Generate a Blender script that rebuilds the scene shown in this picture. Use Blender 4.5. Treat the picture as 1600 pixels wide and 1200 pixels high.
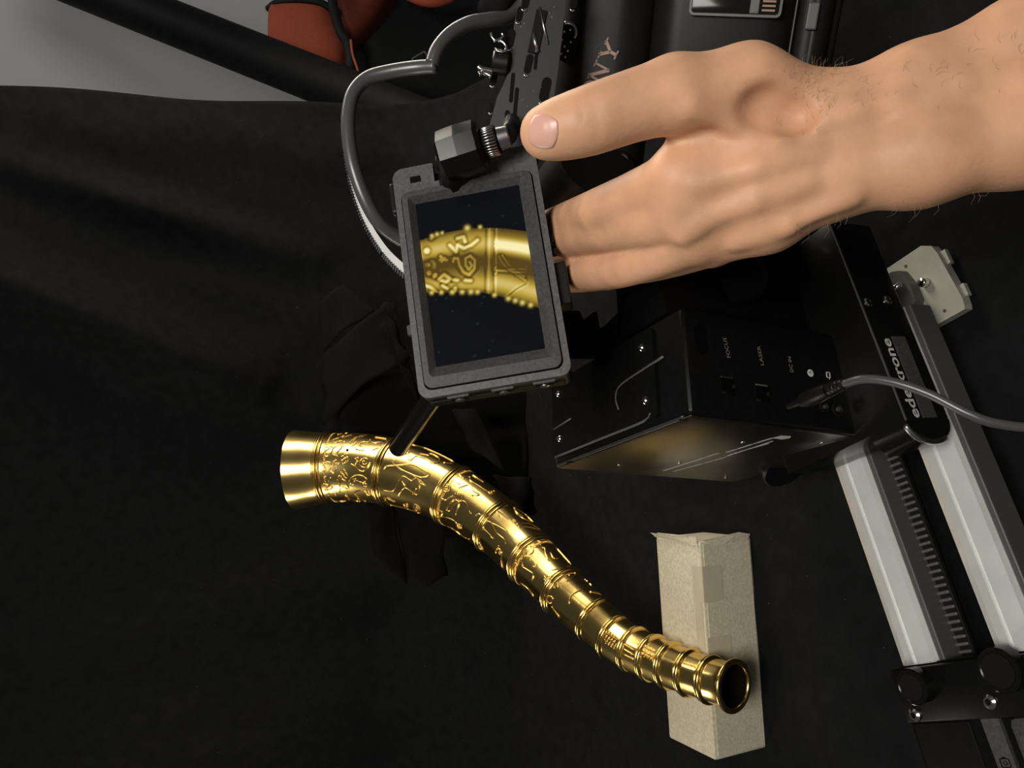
import bpy, bmesh, math, random
import numpy as np
from mathutils import Vector, Matrix

rnd = random.Random(7)
scene = bpy.context.scene
for o in list(bpy.data.objects):
    bpy.data.objects.remove(o)

# ------------------------------------------------------------------ camera
FPX, PITCH, HCAM = 1200.0, math.radians(25), 0.55
SP, CP = math.sin(PITCH), math.cos(PITCH)
cam_d = bpy.data.cameras.new('camera'); cam = bpy.data.objects.new('camera', cam_d)
scene.collection.objects.link(cam); scene.camera = cam
cam_d.sensor_width = 36.0; cam_d.lens = FPX / 1600 * 36.0
cam_d.clip_start = 0.02; cam_d.clip_end = 50
# phone held on its side: picture right = downwards in the room, picture up = +X
cam.matrix_world = Matrix(((0, 1, 0, 0), (-SP, 0, -CP, 0), (-CP, 0, SP, HCAM), (0, 0, 0, 1)))

# ------------------------------------------------------------------ world, lights, exposure
world = bpy.data.worlds.new('dim_room'); scene.world = world
world.use_nodes = True
bg = world.node_tree.nodes['Background']
bg.inputs[0].default_value = (0.95, 0.97, 1.0, 1); bg.inputs[1].default_value = 0.048

def area(name, loc, target, sx, sy, power, col, spread=180):
    d = bpy.data.lights.new(name, 'AREA'); d.shape = 'RECTANGLE'; d.size = sx; d.size_y = sy
    d.energy = power; d.color = col; d.spread = math.radians(spread)
    o = bpy.data.objects.new(name, d); scene.collection.objects.link(o)
    o.location = loc
    o.rotation_euler = (Vector(target) - Vector(loc)).to_track_quat('-Z', 'Y').to_euler()
    return o
area('softbox_key', (0.95, 1.02, 0.62), (-0.10, 0.90, 0.20), 0.30, 0.85, 7.5, (1.0, 0.91, 0.76), 150)
area('softbox_side', (-1.12, 0.98, 0.72), (-0.12, 0.98, 0.28), 0.16, 0.50, 1.7, (1.0, 0.91, 0.76), 110)
area('ceiling_lamp', (0.10, -0.50, 1.60), (-0.05, 0.50, 0.15), 0.6, 0.6, 11.5, (1.0, 0.95, 0.87), 130)
area('wall_fill_light', (1.3, 1.55, 1.75), (1.3, 1.75, 0.0), 0.4, 0.4, 4.3, (1.0, 0.98, 0.93))  # added fill that brightens the grey wall, no known lamp hangs there

vs = scene.view_settings
vs.view_transform = 'Standard'; vs.look = 'None'; vs.exposure = 0.0; vs.gamma = 1.0
vs.use_curve_mapping = False

# ------------------------------------------------------------------ helpers
CAM = np.array([0, 0, HCAM])
AX_R = np.array([1.0, 0, 0]); AX_D = np.array([0, -SP, -CP]); AX_T = np.array([0, CP, -SP])
def c2w(c):
    c = np.asarray(c, float)
    return CAM + c[..., 0:1] * AX_R + c[..., 1:2] * AX_D + c[..., 2:3] * AX_T
def cdir(c):
    c = np.asarray(c, float); return c[0] * AX_R + c[1] * AX_D + c[2] * AX_T
def pc(x, y, t): return np.array([(600 - y) / FPX * t, (x - 800) / FPX * t, t])
def P(x, y, t): return c2w(pc(x, y, t))
def G(x, y, z=0.0):
    dx = (x - 800) / FPX; t = (HCAM - z) / (SP + dx * CP); return P(x, y, t)
def nrm(v):
    v = np.asarray(v, float); return v / np.linalg.norm(v)

col = scene.collection
BASE = {}
def tag(o, label=None, cat=None, group=None, kind=None):
    if label: o['label'] = label
    if cat: o['category'] = cat
    if group: o['group'] = group
    if kind: o['kind'] = kind
    return o
def thing(name, label, cat, loc, group=None):
    o = bpy.data.objects.new(name, None); col.objects.link(o)
    o.empty_display_size = 0.02
    o.location = Vector([float(v) for v in loc]); BASE[o] = np.array(loc, float)
    return tag(o, label, cat, group)

class MB:
    def __init__(s): s.v = []; s.f = []; s.n = 0
    def add(s, verts, faces):
        verts = np.asarray(verts, float).reshape(-1, 3)
        s.v.append(verts); s.f += [tuple(int(i) + s.n for i in f) for f in faces]; s.n += len(verts)
        return s
    def build(s, name, mat, parent=None, smooth=False, loc=None, kind=None, label=None, angle=None):
        V = np.concatenate(s.v)
        if parent is not None: base = BASE[parent]
        elif loc is not None: base = np.array(loc, float)
        else: base = np.zeros(3)
        m = bpy.data.meshes.new(name)
        m.from_pydata((V - base).tolist(), [], s.f)
        m.materials.append(mat)
        if smooth or angle: m.polygons.foreach_set('use_smooth', [True] * len(m.polygons))
        if angle:
            bm = bmesh.new(); bm.from_mesh(m)
            for e in bm.edges:
                if len(e.link_faces) == 2 and e.calc_face_angle(0) > angle: e.smooth = False
            bm.to_mesh(m); bm.free()
        m.update()
        o = bpy.data.objects.new(name, m); col.objects.link(o)
        if parent is not None: o.parent = parent
        elif loc is not None: o.location = Vector(base.tolist())
        BASE[o] = base
        if kind: o['kind'] = kind
        if label: o['label'] = label
        return o

def rbox(mb, fr, c, size, bev=0.0, seg=2):
    """rounded box; fr = (origin, ex, ey, ez), c and size in that frame"""
    bm = bmesh.new(); bmesh.ops.create_cube(bm, size=1.0)
    for v in bm.verts: v.co = Vector((v.co.x * size[0] + c[0], v.co.y * size[1] + c[1], v.co.z * size[2] + c[2]))
    if bev > 0:
        bmesh.ops.bevel(bm, geom=list(bm.edges), offset=bev, segments=seg, profile=0.5, affect='EDGES', clamp_overlap=True)
    o, ex, ey, ez = [np.asarray(a, float) for a in fr]
    vs_ = np.array([o + v.co.x * ex + v.co.y * ey + v.co.z * ez for v in bm.verts])
    bm.verts.index_update()
    fs = [[v.index for v in f.verts] for f in bm.faces]
    if np.dot(np.cross(ex, ey), ez) < 0: fs = [f[::-1] for f in fs]
    bm.free(); mb.add(vs_, fs); return mb
WF = (np.zeros(3), np.array([1., 0, 0]), np.array([0, 1., 0]), np.array([0, 0, 1.]))

def ortho(d):
    d = nrm(d); a = np.array([0, 0, 1.]) if abs(d[2]) < .9 else np.array([1., 0, 0])
    x = nrm(np.cross(a, d)); y = np.cross(d, x); return x, y
def lathe(mb, p0, d, prof, n=24, cap0=True, cap1=True):
    """prof: list of (distance along d, radius)"""
    d = nrm(d); x, y = ortho(d); p0 = np.asarray(p0, float)
    ang = np.arange(n) * 2 * math.pi / n
    circ = np.cos(ang)[:, None] * x + np.sin(ang)[:, None] * y
    V = np.concatenate([p0 + d * h + circ * r for h, r in prof]); F = []
    for k in range(len(prof) - 1):
        for i in range(n):
            j = (i + 1) % n
            F.append((k * n + i, k * n + j, (k + 1) * n + j, (k + 1) * n + i))
    if cap0: F.append(tuple(range(n))[::-1])
    if cap1: F.append(tuple((len(prof) - 1) * n + i for i in range(n)))
    return mb.add(V, F)
def cyl(mb, p0, p1, r0, r1=None, n=24, bev=0.0):
    p0 = np.asarray(p0, float); p1 = np.asarray(p1, float); L = np.linalg.norm(p1 - p0)
    r1 = r0 if r1 is None else r1
    prof = [(0, r0), (L, r1)] if bev <= 0 else [(0, r0 - bev), (bev, r0), (L - bev, r1), (L, r1 - bev)]
    return lathe(mb, p0, p1 - p0, prof, n)
def catmull(pts, k=8):
    pts = np.asarray(pts, float); Q = np.vstack([2 * pts[0] - pts[1], pts, 2 * pts[-1] - pts[-2]]); out = []
    for i in range(1, len(Q) - 2):
        a, b, c, d = Q[i - 1], Q[i], Q[i + 1], Q[i + 2]
        for j in range(k):
            t = j / k
            out.append(.5 * (2 * b + (c - a) * t + (2 * a - 5 * b + 4 * c - d) * t * t + (3 * b - a - 3 * c + d) * t ** 3))
    out.append(Q[-2]); return np.array(out)
def tube(mb, pts, r, n=10, cap=True):
    pts = np.asarray(pts, float); m = len(pts)
    r = np.full(m, r) if np.isscalar(r) else np.asarray(r, float)
    T = np.gradient(pts, axis=0); T /= np.linalg.norm(T, axis=1)[:, None] + 1e-12
    x, _ = ortho(T[0]); V = []
    ang = np.arange(n) * 2 * math.pi / n
    for i in range(m):
        x = nrm(x - T[i] * np.dot(x, T[i])); y = np.cross(T[i], x)
        V.append(pts[i] + r[i] * (np.cos(ang)[:, None] * x + np.sin(ang)[:, None] * y))
    F = []
    for k in range(m - 1):
        for i in range(n):
            j = (i + 1) % n; F.append((k * n + i, k * n + j, (k + 1) * n + j, (k + 1) * n + i))
    if cap: F += [tuple(range(n))[::-1], tuple((m - 1) * n + i for i in range(n))]
    return mb.add(np.concatenate(V), F)
def prism(mb, poly, nvec, th):
    """extrude a planar polygon (3D points) by th along nvec"""
    poly = np.asarray(poly, float); n = len(poly); nv = nrm(nvec) * th
    V = np.vstack([poly, poly + nv])
    a = np.zeros(3)
    for i in range(n): a += np.cross(poly[i], poly[(i + 1) % n])
    F = [tuple(range(n)), tuple(range(n, 2 * n))] + [(i, (i + 1) % n, n + (i + 1) % n, n + i) for i in range(n)]
    if np.dot(a, nv) > 0: F = [F[0][::-1], F[1]] + F[2:]
    else: F = [F[0], F[1][::-1]] + [q[::-1] for q in F[2:]]
    return mb.add(V, F)
def rpoly(x0, x1, y0, y1, r, n=6):
    out = []
    for cx, cy, a0 in ((x1 - r, y1 - r, 0), (x0 + r, y1 - r, 90), (x0 + r, y0 + r, 180), (x1 - r, y0 + r, 270)):
        for i in range(n + 1):
            a = math.radians(a0 + 90 * i / n); out.append((cx + r * math.cos(a), cy + r * math.sin(a)))
    return out
def ring_frame(mb, outer, inner, fr, z0, z1, zi=None):
    """frame between two loops of equal length, in frame fr: front at z1 (inner lip zi), back z0"""
    o, ex, ey, ez = fr; n = len(outer); zi = z1 if zi is None else zi
    L = lambda p, z: np.array([o + a * ex + b * ey + z * ez for a, b in p])
    V = np.vstack([L(outer, z0), L(outer, z1), L(inner, zi), L(inner, z0)]); F = []
    for i in range(n):
        j = (i + 1) % n
        for k in range(4):
            a, b = k * n, ((k + 1) % 4) * n
            F.append((a + i, a + j, b + j, b + i))
    if np.dot(np.cross(ex, ey), ez) < 0: F = [q[::-1] for q in F]
    return mb.add(V, F)
def text_mesh(mb, body, o, ex, ey, size, extrude=0.00015, bold=0.0, width=None, shear=0.0):
    cu = bpy.data.curves.new('lettering', 'FONT'); cu.body = body; cu.size = 1.0; cu.offset = bold; cu.resolution_u = 3
    cu.shear = shear
    ob = bpy.data.objects.new('lettering', cu); col.objects.link(ob)
    dg = bpy.context.evaluated_depsgraph_get(); dg.update()
    me = bpy.data.meshes.new_from_object(ob.evaluated_get(dg))
    V = np.array([v.co[:] for v in me.vertices]); F = [tuple(p.vertices) for p in me.polygons]
    bpy.data.objects.remove(ob); bpy.data.curves.remove(cu); bpy.data.meshes.remove(me)
    if len(V) == 0: return mb
    V[:, 0] -= V[:, 0].min(); w = V[:, 0].max()
    sx = size if width is None else width / w
    n = nrm(np.cross(ex, ey))
    W = np.asarray(o, float) + V[:, 0:1] * sx * ex + V[:, 1:2] * size * ey + n * extrude
    return mb.add(W, F)

# ------------------------------------------------------------------ materials
MATS = {}
def mat(name, base, rough=0.5, metal=0.0, noise=0.0, nscale=40.0, bump=0.0, bscale=200.0, spec=0.5, coat=0.0,
        sss=0.0, emit=None, stretch=None, rvar=0.0, sheen=0.0, detail=6.0):
    m = bpy.data.materials.new(name); m.use_nodes = True
    nt = m.node_tree; b = nt.nodes['Principled BSDF']
    b.inputs['Base Color'].default_value = (*base, 1); b.inputs['Roughness'].default_value = rough
    b.inputs['Metallic'].default_value = metal; b.inputs['Specular IOR Level'].default_value = spec
    b.inputs['Coat Weight'].default_value = coat
    if sheen: b.inputs['Sheen Weight'].default_value = sheen
    if sss:
        b.inputs['Subsurface Weight'].default_value = sss
        b.inputs['Subsurface Radius'].default_value = (1.0, 0.35, 0.2); b.inputs['Subsurface Scale'].default_value = 0.004
    tc = nt.nodes.new('ShaderNodeTexCoord'); mp = nt.nodes.new('ShaderNodeMapping')
    nt.links.new(tc.outputs['Object'], mp.inputs[0])
    if stretch: mp.inputs['Scale'].default_value = stretch
    if noise or rvar:
        nz = nt.nodes.new('ShaderNodeTexNoise'); nz.inputs['Scale'].default_value = nscale; nz.inputs['Detail'].default_value = detail
        nt.links.new(mp.outputs[0], nz.inputs['Vector'])
        if noise:
            rp = nt.nodes.new('ShaderNodeMapRange')
            rp.inputs['From Min'].default_value = 0.3; rp.inputs['From Max'].default_value = 0.7
            rp.inputs['To Min'].default_value = 1 - noise; rp.inputs['To Max'].default_value = 1 + noise
            mx = nt.nodes.new('ShaderNodeMix'); mx.data_type = 'RGBA'; mx.blend_type = 'MULTIPLY'
            mx.inputs['Factor'].default_value = 1.0; mx.inputs[6].default_value = (*base, 1)
            nt.links.new(nz.outputs['Fac'], rp.inputs['Value']); nt.links.new(rp.outputs[0], mx.inputs[7])
            nt.links.new(mx.outputs[2], b.inputs['Base Color'])
        if rvar:
            r2 = nt.nodes.new('ShaderNodeMapRange')
            r2.inputs['To Min'].default_value = rough - rvar; r2.inputs['To Max'].default_value = rough + rvar
            nt.links.new(nz.outputs['Fac'], r2.inputs['Value']); nt.links.new(r2.outputs[0], b.inputs['Roughness'])
    if bump:
        n2 = nt.nodes.new('ShaderNodeTexNoise'); n2.inputs['Scale'].default_value = bscale; n2.inputs['Detail'].default_value = 4
        nt.links.new(mp.outputs[0], n2.inputs['Vector'])
        bp = nt.nodes.new('ShaderNodeBump'); bp.inputs['Strength'].default_value = bump; bp.inputs['Distance'].default_value = 0.001
        nt.links.new(n2.outputs['Fac'], bp.inputs['Height']); nt.links.new(bp.outputs[0], b.inputs['Normal'])
    if emit:
        b.inputs['Emission Color'].default_value = (*emit[0], 1); b.inputs['Emission Strength'].default_value = emit[1]
    MATS[name] = m; return m

M_cloth = mat('black_felt_cloth', (0.0098, 0.0100, 0.0108), 1.0, noise=0.18, nscale=60, bump=0.6, bscale=900, spec=0.03)
M_lint = mat('pale_lint', (0.30, 0.30, 0.30), 0.9)
M_cotton = mat('black_cotton', (0.0068, 0.0068, 0.0068), 1.0, noise=0.15, nscale=30, bump=0.4, bscale=1200, spec=0.03)
M_gold = mat('polished_gold', (0.88, 0.63, 0.21), 0.20, 1.0, noise=0.10, nscale=18, bump=0.05, bscale=120, rvar=0.07)
M_goldline = mat('worn_gold_relief', (0.84, 0.58, 0.18), 0.26, 1.0)
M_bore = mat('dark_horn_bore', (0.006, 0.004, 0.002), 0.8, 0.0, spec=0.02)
M_board = mat('greyboard', (0.55, 0.50, 0.375), 0.85, noise=0.16, nscale=350, bump=0.25, bscale=500, spec=0.2)
M_tape = mat('packing_tape', (0.51, 0.455, 0.335), 0.42, noise=0.06, nscale=80, spec=0.4)
M_blk = mat('black_anodised', (0.0045, 0.0045, 0.0048), 0.36, 0.0, noise=0.2, nscale=200, spec=0.14)
M_blkg = mat('black_gloss_metal', (0.006, 0.006, 0.006), 0.20, 0.0, spec=0.22)
M_satin = mat('satin_dark_metal', (0.14, 0.13, 0.115), 0.33, 1.0, noise=0.08, nscale=90, rvar=0.05)
M_edge = mat('bare_metal_edge', (0.55, 0.55, 0.56), 0.28, 1.0)
M_steel = mat('polished_steel', (0.78, 0.76, 0.72), 0.16, 1.0)
M_rail = mat('silver_anodised_rail', (0.78, 0.79, 0.78), 0.42, 0.45, noise=0.06, nscale=40, stretch=(1, 1, 1))
M_railg = mat('grey_rail_side', (0.10, 0.10, 0.098), 0.5, 0.4)
M_belt = mat('rubber_belt', (0.006, 0.006, 0.006), 0.6, spec=0.2)
M_tooth = mat('belt_tooth', (0.10, 0.10, 0.10), 0.35, spec=0.5)
M_olive = mat('olive_grey_metal', (0.42, 0.42, 0.36), 0.5, 0.1, noise=0.05, nscale=120, spec=0.4)
M_oliveD = mat('dark_olive_plastic', (0.09, 0.09, 0.08), 0.4, spec=0.4)
M_rub = mat('black_rubber', (0.007, 0.007, 0.007), 0.75, spec=0.08)
M_plast = mat('black_plastic', (0.006, 0.006, 0.006), 0.38, noise=0.15, nscale=400, bump=0.05, bscale=1500, spec=0.3)
M_gplast = mat('worn_grey_plastic', (0.085, 0.085, 0.086), 0.5, noise=0.30, nscale=500, bump=0.12, bscale=1500, spec=0.4)
M_gplast2 = mat('bezel_grey_plastic', (0.050, 0.050, 0.052), 0.55, noise=0.30, nscale=500, bump=0.15, bscale=1500, spec=0.4)
M_cable = mat('cable_jacket', (0.062, 0.062, 0.062), 0.32, spec=0.7, bump=0.05, bscale=300)
M_cam = mat('camera_shell', (0.010, 0.009, 0.009), 0.42, noise=0.10, nscale=600, bump=0.04, bscale=2500, spec=0.16)
M_cage = mat('cage_plate', (0.012, 0.012, 0.012), 0.5, noise=0.2, nscale=300, spec=0.45)
M_hole = mat('hole_black', (0.001, 0.001, 0.001), 0.6, spec=0.1)
M_print = mat('white_print', (0.55, 0.54, 0.52), 0.6)
M_printd = mat('dim_print', (0.20, 0.17, 0.13), 0.6)
M_logo = mat('engraved_logo', (0.28, 0.17, 0.12), 0.5)
M_glass = mat('window_plastic', (0.010, 0.009, 0.008), 0.12, spec=0.25)
M_skin = mat('skin', (0.66, 0.36, 0.215), 0.50, noise=0.15, nscale=38, bump=0.14, bscale=420, spec=0.35, sss=0.12)
M_nail = mat('nail', (0.70, 0.39, 0.31), 0.32, spec=0.5, sss=0.1)
M_hair = mat('arm_hair', (0.30, 0.20, 0.12), 0.5)
M_wall = mat('painted_wall', (0.72, 0.72, 0.71), 0.85, noise=0.03, nscale=3, bump=0.15, bscale=120, spec=0.2)
M_floor = mat('grey_floor', (0.22, 0.22, 0.22), 0.6, noise=0.1, nscale=8)
M_table = mat('table_board', (0.30, 0.22, 0.15), 0.6, noise=0.15, nscale=10, stretch=(1, 12, 1))
M_orange = mat('orange_fabric', (0.42, 0.088, 0.045), 0.75, noise=0.10, nscale=200, bump=0.15, bscale=900, spec=0.25)
M_red = mat('dark_red_fabric', (0.16, 0.030, 0.020), 0.75, noise=0.10, nscale=200, bump=0.15, bscale=900, spec=0.25)
M_bag = mat('black_nylon', (0.008, 0.009, 0.010), 0.7, noise=0.2, nscale=150, bump=0.2, bscale=700, spec=0.3)
M_tube = mat('matt_black_tube', (0.006, 0.006, 0.007), 0.6, spec=0.12)
M_white = mat('white_plastic_strip', (0.70, 0.70, 0.69), 0.45, noise=0.04, nscale=100)

# ------------------------------------------------------------------ the setting
WALL_Y = 2.45
mb = MB(); rbox(mb, WF, (0.3, 0.8, -0.80), (4.6, 5.0, 0.10)); tag(mb.build('floor', M_floor), kind='structure')
mb = MB(); rbox(mb, WF, (0.3, WALL_Y + 0.05, 0.55), (4.6, 0.10, 2.6)); tag(mb.build('wall_back', M_wall), kind='structure')
mb = MB(); rbox(mb, WF, (2.55, 0.8, 0.55), (0.10, 5.0, 2.6)); tag(mb.build('wall_right', M_wall), kind='structure')

tb = thing('table', 'work table hidden under the black cloth, under the slider and horn', 'table', (-0.2, 0.75, -0.75))
mb = MB(); rbox(mb, WF, (-0.2, 0.70, -0.022), (1.42, 1.22, 0.03), 0.003); mb.build('tabletop', M_table, tb)
for sx in (-0.84, 0.44):
    for sy in (0.16, 1.24):
        mb = MB(); rbox(mb, WF, (sx, sy, -0.394), (0.05, 0.05, 0.712), 0.003); mb.build('leg', M_table, tb)

# ---- black cloth: flat on the table, sweeping up into a hanging backdrop
def cloth():
    # profile in (Y,z): flat to Y0, arc of radius R to vertical, up to z=1.0
    Y0, R, ztop = 1.17, 0.20, 1.02
    s1 = Y0 - 0.08; s2 = s1 + R * math.pi / 2; s3 = s2 + (ztop - R)
    ns, nx = 250, 190
    S = np.concatenate([np.linspace(0, s3, ns)])
    XL, drop = -0.93, 0.28
    V = np.zeros((ns, nx, 3))
    def seg(s):
        if s < s1: return 0.08 + s, 0.0, 0.0
        if s < s2:
            a = (s - s1) / R; return Y0 + R * math.sin(a), R * (1 - math.cos(a)), a
        return Y0 + R, R + s - s2, math.pi / 2
    ng = np.random.default_rng(3)
    waves = [(ng.uniform(4, 13), ng.uniform(-9, 9), ng.uniform(0, 6.3), ng.uniform(.0006, .0018)) for _ in range(14)]
    def ridge(x, s, x0, s0, x1, s1_, w, h):
        dx, ds = x1 - x0, s1_ - s0; L2 = dx * dx + ds * ds
        t = np.clip(((x - x0) * dx + (s - s0) * ds) / L2, 0, 1)
        d2 = (x - x0 - t * dx) ** 2 + (s - s0 - t * ds) ** 2
        return h * np.exp(-d2 / (w * w)) * (np.sin(np.pi * np.clip(t * .9 + .05, 0, 1)) ** .5)
    for i, s in enumerate(S):
        Y, Z, a = seg(s)
        # right edge leans inwards as it climbs
        XR = 0.528 - 0.115 * max(0.0, (Z - 0.02)) + 0.004 * math.sin(7 * s) + 0.003 * math.sin(17 * s + 1)
        u = np.linspace(0, 1, nx)
        nov = 22
        x = np.empty(nx); dz = np.zeros(nx)
        x[:nx - nov] = np.linspace(XL, XR, nx - nov)
        # hem: hangs over the table edge on the flat part, folds back on the backdrop
        k = np.linspace(0, 1, nov + 1)[1:]
        flat = max(0.0, 1 - Z / 0.05)
        ang = np.minimum(k * 3, 1) * math.pi / 2
        x[nx - nov:] = XR + 0.015 * np.sin(ang) * (flat * .9 + .1)
        dz[nx - nov:] = (-0.015 * (1 - np.cos(ang)) - drop * np.maximum(0, k - 1 / 3) * 1.5) * flat
        back = np.zeros(nx); back[nx - nov:] = 0.05 * k * (1 - flat)
        h = np.zeros(nx)
        for fx, fs, ph, am in waves: h += am * np.sin(fx * x + fs * s + ph)
        h += 0.0010 * np.sin(47 * x + 21 * s + 3 * np.sin(5 * s)) + 0.0007 * np.sin(23 * s - 71 * x)
        on = np.ones(nx); on[nx - nov:] = 0.3
        # large drape folds on the backdrop
        h += ridge(x, s, 0.20, s2 + 0.66, 0.00, s2 + 0.20, 0.042, 0.085)
        h += ridge(x, s, 0.02, s2 + 0.40, -0.06, s2 + 0.12, 0.03, 0.020)
        h += ridge(x, s, 0.34, s2 + 0.60, 0.22, s2 + 0.10, 0.03, 0.030)
        h += ridge(x, s, 0.40, s2 + 0.55, 0.42, s1 + 0.02, 0.05, 0.014)
        h += ridge(x, s, -0.42, s2 + 0.55, -0.30, s1, 0.06, 0.020)
        h += ridge(x, s, -0.62, s2 + 0.5, -0.55, s1, 0.07, 0.025)
        # pushed-up folds on the table
        h += ridge(x, s, 0.52, s1 - 0.02, 0.30, s1 - 0.12, 0.022, 0.030)
        h += ridge(x, s, 0.30, s1 - 0.30, 0.52, s1 - 0.36, 0.030, 0.012)
        h += ridge(x, s, 0.30, 0.30, 0.45, 0.62, 0.020, 0.010)
        h += ridge(x, s, 0.22, 0.20, 0.40, 0.36, 0.015, 0.008)
        h += ridge(x, s, -0.36, 0.40, -0.20, 0.44, 0.010, 0.006)
        h += ridge(x, s, -0.40, 0.56, -0.24, 0.66, 0.012, 0.007)
        h += ridge(x, s, -0.55, 0.85, -0.25, 0.72, 0.014, 0.008)
        h = np.maximum(h * on, -0.0028) + 0.004
        nY, nZ = -math.sin(a), math.cos(a)
        V[i, :, 0] = x; V[i, :, 1] = Y + h * nY + back; V[i, :, 2] = Z + h * nZ + dz
    F = []
    for i in range(ns - 1):
        for j in range(nx - 1):
            a = i * nx + j; F.append((a, a + 1, a + nx + 1, a + nx))
    mb = MB(); mb.add(V.reshape(-1, 3), F)
    o = mb.build('black_cloth', M_cloth, smooth=True, loc=(0, 0.6, 0))
    # lint and dust on the cloth
    lt = MB(); rl = random.Random(21)
    for _ in range(420):
        i, j = rl.randrange(4, ns - 60), rl.randrange(4, nx - 26); p = V[i, j]; q = V[i + 1, j] - p; r = V[i, j + 1] - p; n = nrm(np.cross(r, q))
        p = p + q * rl.random() * .9 + r * rl.random() * .9 + n * 0.0007; a_ = rl.uniform(0, 6.28); d = nrm(q) * math.cos(a_) + nrm(r) * math.sin(a_); l = rl.choice([.0006, .0006, .0008, .0025])
        tube(lt, [p - d * l / 2, p + n * .0003, p + d * l / 2], 0.00016 if l < .001 else 0.00007, 4)
    lt.build('lint', M_lint, o, kind='stuff')
    md = o.modifiers.new('thickness', 'SOLIDIFY'); md.thickness = 0.0012; md.offset = -1
    return tag(o, 'large black cloth covering the table and hanging as a creased backdrop', 'cloth')
cloth()

# ------------------------------------------------------------------ golden horn
HP = [  # picture x, y, half width in px, distance along view axis
    (462, 734, 61, 1.088), (512, 731, 54, 1.084), (560, 730, 53, 1.076), (613, 737, 52, 1.058), (662, 752, 49, 1.038), (708, 774, 46.5, 1.015),
    (744, 797, 45.5, 0.993), (777, 822, 44, 0.970), (805, 848, 43, 0.948), (830, 873, 41.5, 0.925), (855, 899, 40, 0.902), (879, 923, 38.5, 0.880),
    (904, 946, 37, 0.860), (930, 968, 35.5, 0.840), (960, 995, 34.2, 0.818), (990, 1014, 33.8, 0.797), (1019, 1028, 33.5, 0.777), (1048, 1040, 33.5, 0.757),
    (1078, 1051, 33.5, 0.737), (1110, 1062, 33.5, 0.718), (1132, 1068, 34.5, 0.706), (1146, 1072, 36.5, 0.698)]
HA = np.array(HP, float)
HC_img = catmull(HA, 10)                               # dense: x, y, rpx, t
HC = np.array([P(a[0], a[1], a[3]) for a in HC_img])
HR = HC_img[:, 2] * HC_img[:, 3] / FPX
HT = np.gradient(HC, axis=0); HT /= np.linalg.norm(HT, axis=1)[:, None]
HV = CAM - HC; HV -= HT * np.sum(HV * HT, axis=1)[:, None]; HV /= np.linalg.norm(HV, axis=1)[:, None]
HW = np.cross(HT, HV)
if HW[0, 0] < 0: HW = -HW
def hsurf(k, phi, extra=0.0):
    """k = float index along the horn"""
    k = min(max(k, 0), len(HC) - 1.001); i = int(k); a = k - i
    L = lambda A: A[i] * (1 - a) + A[i + 1] * a
    return L(HC) + (L(HR) + extra) * (math.cos(phi) * L(HV) + math.sin(phi) * L(HW))
horn = thing('horn', 'curved golden horn embossed with figures, its narrow end over the card box', 'horn', (-0.1, 0.85, 0.004))
nA = 72
angs = np.arange(nA) * 2 * math.pi / nA
def horn_rows(idx, extra=0.0):
    return np.concatenate([HC[i] + (HR[i] + extra) * (np.cos(angs)[:, None] * HV[i] + np.sin(angs)[:, None] * HW[i]) for i in idx])
def grid_faces(nr, n, flip=False):
    F = []
    for k in range(nr - 1):
        for i in range(n):
            j = (i + 1) % n
            q = (k * n + i, k * n + j, (k + 1) * n + j, (k + 1) * n + i)
            F.append(q[::-1] if flip else q)
    return F
FL = np.dot(np.cross(HV[0], HW[0]), HT[0]) < 0
last = len(HC) - 1
mb = MB(); idx = list(range(10, last + 1)); mb.add(horn_rows(idx), grid_faces(len(idx), nA, FL))
body = mb.build('horn_body', M_gold, horn, smooth=True)
mb = MB(); idx = list(range(0, 11)); mb.add(horn_rows(idx, 0.0004), grid_faces(len(idx), nA, FL))
inner = list(range(0, 11)); mb.add(horn_rows(inner, -0.0022), grid_faces(len(inner), nA, not FL))
mb.add(np.concatenate([horn_rows([0], 0.0004), horn_rows([0], -0.0022)]), grid_faces(2, nA, not FL))
mb.build('bell_mouth', M_gold, horn, smooth=True, label='plain flared golden collar at the wide end')
# bore at the narrow end
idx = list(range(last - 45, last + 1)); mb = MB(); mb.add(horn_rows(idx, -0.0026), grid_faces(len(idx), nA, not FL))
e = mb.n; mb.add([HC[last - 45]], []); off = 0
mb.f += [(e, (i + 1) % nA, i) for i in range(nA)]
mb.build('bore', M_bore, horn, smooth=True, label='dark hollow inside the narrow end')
def band(k, prof):
    """ring of given (axial, radial) profile around index k"""
    i = int(round(k)); rows = []
    for a, r in prof:
        rows.append(HC[i] + HT[i] * a + (HR[i] + r) * (np.cos(angs)[:, None] * HV[i] + np.sin(angs)[:, None] * HW[i]))
    m_ = MB(); m_.add(np.concatenate(rows), grid_faces(len(prof), nA, FL)); return m_
def beads(list_):
    out = []
    for c, w, h in list_:
        for q in range(7):
            a = math.pi * q / 6; out.append((c - w * math.cos(a), h * math.sin(a) - 0.0006))
    return out
triple = beads([(-0.0042, 0.0019, 0.0024), (0.0, 0.0025, 0.0040), (0.0042, 0.0019, 0.0024)])
double = beads([(-0.0026, 0.0018, 0.0026), (0.0012, 0.0024, 0.0036)])
for n_, k in enumerate([10, 30, 50, 70, 90, 110, 130, 140, 150, 160, 170, 180, 190]):
    band(k, triple if n_ < 6 else double).build('ring', M_gold, horn, smooth=True)
band(last, beads([(0.0, 0.0026, 0.0038)]) + [(0.0026, -0.0012), (0.0010, -0.0024), (-0.004, -0.0026)]).build('mouth_rim', M_gold, horn, smooth=True)
# beaded strips beside some rings
for k in (12, 92, 51):
    mb = MB()
    for q in range(110):
        a = q * 2 * math.pi / 110; p = hsurf(k + 1.0, a, 0.0002); d = HT[k] * 0.0016
        tube(mb, [p - d, p + d], 0.0006, 5)
    mb.build('beaded_band', M_goldline, horn, smooth=True, kind='stuff')

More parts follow.
